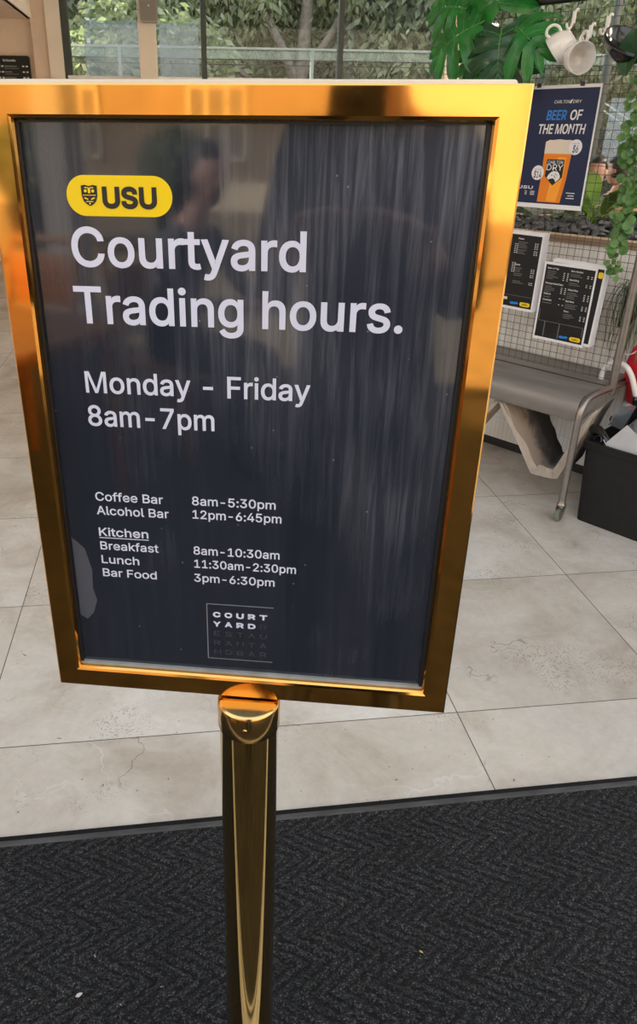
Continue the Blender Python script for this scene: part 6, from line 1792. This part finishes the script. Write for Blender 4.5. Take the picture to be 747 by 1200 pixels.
def shrub(label, loc, r, seed):
    rr = random.Random(seed)
    t = thing('potted_shrub', label, 'shrub', loc, 0, 'potted shrubs in the courtyard')
    bm = bmesh.new(); lathe(bm, [(0, 0), (0.22, 0), (0.30, 0.5), (0.32, 0.5), (0.32, 0.54), (0.28, 0.54), (0.27, 0.48), (0, 0.48)], 24)
    obj('pot', bm, M_TUB, t, smooth=True)
    vs_, fs_ = [], []
    for k in range(1500):
        p = Vector((rr.gauss(0, 1), rr.gauss(0, 1), rr.gauss(0, 1))).normalized() * r * rr.uniform(0.75, 1.02) + Vector((0, 0, 0.5 + r))
        a = Vector((rr.uniform(-1, 1), rr.uniform(-1, 1), rr.uniform(-1, 1))).normalized() * 0.06
        b = a.cross(Vector((rr.uniform(-1, 1), rr.uniform(-1, 1), rr.uniform(-1, 1)))).normalized() * 0.03
        i0 = len(vs_); vs_ += [tuple(p - a), tuple(p + b), tuple(p + a), tuple(p - b)]; fs_.append((i0, i0 + 1, i0 + 2, i0 + 3))
    me = bpy.data.meshes.new('foliage'); me.from_pydata(vs_, [], fs_)
    obj('foliage', me, M_GUM2, t)
shrub('round potted shrub in the courtyard, farther from the doorway corner', (-4.9, -8.2, -0.03), 0.50, 1)
shrub('round potted shrub in the courtyard, nearer the grey pillar', (-3.0, -8.4, -0.03), 0.46, 2)
table('orange brown courtyard table nearest the doorway, behind the viewer', (-1.45, -1.3, -0.03), 0.3, M_DARKW, 0.8)
table('larger orange brown courtyard table farther from the doorway', (-2.75, -2.7, -0.03), 0.5, M_DARKW, 0.9)
chair('orange brown courtyard chair at the farther courtyard table', (-2.2, -2.2, -0.03), 2.4, M_DARKW, M_DARKW)
chair('orange brown courtyard chair nearest the doorway, behind the viewer', (-1.15, -0.45, -0.03), 2.6, M_DARKW, M_DARKW)
chair('orange brown courtyard chair on the far side of the courtyard table', (-1.75, -2.15, -0.03), 0.2 + PI, M_DARKW, M_DARKW)
person('person in a blotchy printed top seated at the courtyard table', (-0.95, -2.15, -0.03), PI * 0.62, seated(0.25), M_PATT, M_BLACKC, M_SHOE, seed=4, head_dir=(0.2, -0.98, 0))
chair('orange brown courtyard chair under the person in the printed top', (-0.95, -2.15, -0.03), PI * 0.62, M_DARKW, M_DARKW)

# the person taking the picture, seen only as a dark reflection
J = {'pelvis': (0, 0.0, 0.93), 'waist': (0, 0.0, 1.10), 'chest': (0, 0.0, 1.32), 'neck0': (0, -0.01, 1.47), 'neck': (0, -0.02, 1.53), 'chin': (0, -0.03, 1.57),
     'lsho': (-0.185, 0.0, 1.42), 'rsho': (0.185, 0.0, 1.42), 'lelb': (-0.20, -0.12, 1.14), 'relb': (0.20, -0.12, 1.14), 'lwri': (-0.13, -0.30, 1.27), 'rwri': (0.13, -0.30, 1.27),
     'lpalm': (-0.085, -0.345, 1.315), 'rpalm': (0.085, -0.345, 1.315), 'lhip': (-0.10, 0.0, 0.90), 'rhip': (0.10, 0.0, 0.90), 'lknee': (-0.12, -0.02, 0.50), 'rknee': (0.12, -0.02, 0.50),
     'lank': (-0.13, 0.01, 0.09), 'rank': (0.13, 0.01, 0.09), 'ltoe': (-0.15, -0.16, 0.035), 'rtoe': (0.15, -0.16, 0.035)}
person('person in dark clothes standing with a phone, seen as a dark reflection in the sign', (0.0, -0.50, 0.0), PI, {k: (v[0] * 0.84, v[1], v[2] * 0.935) for k, v in J.items()}, M_BLACKC, M_BLACKC, M_SHOE, seed=7)
M_PHONE = simple('phone_shell', (0.02, 0.02, 0.023), 0.25)
ph_ = thing('phone', 'dark phone held up in both hands, reflected in the sign', 'phone', (0.0, -0.035, 1.345), 0)
bm = bmesh.new(); prism(bm, rrect(-0.037, 0.037, -0.078, 0.078, 0.010, 5), -0.008, 0.0)
obj('shell', bm, M_PHONE, ph_, smooth=True).rotation_euler = (0.44, 0, 0)
bm = bmesh.new(); lathe(bm, [(0, 0), (0.008, 0), (0.008, 0.003), (0.006, 0.0035), (0, 0.0028)], 20, Matrix.Translation((0, 0, 0.055)) @ Matrix.Rotation(-PI / 2, 4, 'X'))
obj('lens', bm, M_GLOSSB, ph_, smooth=True).rotation_euler = (0.44, 0, 0)

# ------------------------------------------------------------------ unseen fill lamps added on the ceiling to brighten the room
M_EMIT = None
def add_fill_lamp(u, v, label):
    t = thing('fill_lamp', label, 'fill light', G(u, v, 3.19), GA, 'added fill lamps')
    bm = bmesh.new(); lathe(bm, [(0, -0.03), (0.16, -0.03), (0.18, -0.025), (0.18, 0.01), (0, 0.01)], 28)
    obj('housing', bm, M_WHITE, t, smooth=True)
    ld = bpy.data.lights.new('lamp', 'AREA'); ld.shape = 'DISK'; ld.size = 0.30; ld.energy = 45 if u < 0 else 90; ld.color = (1.0, 0.90, 0.78)
    lo = bpy.data.objects.new('lamp', ld); COL.objects.link(lo); lo.parent = t; lo.location = (0, 0, -0.035)
for u, v in ((-3.6, 6.2), (-5.4, 3.6), (6.0, 2.6), (6.6, 6.2)):
    add_fill_lamp(u, v, 'unseen fill lamp added on the ceiling, ' + ('nearer the back wall' if v > 5 else 'nearer the doorway') + (' over the recess side of the room' if u < 0 else ' over the planter side of the room'))
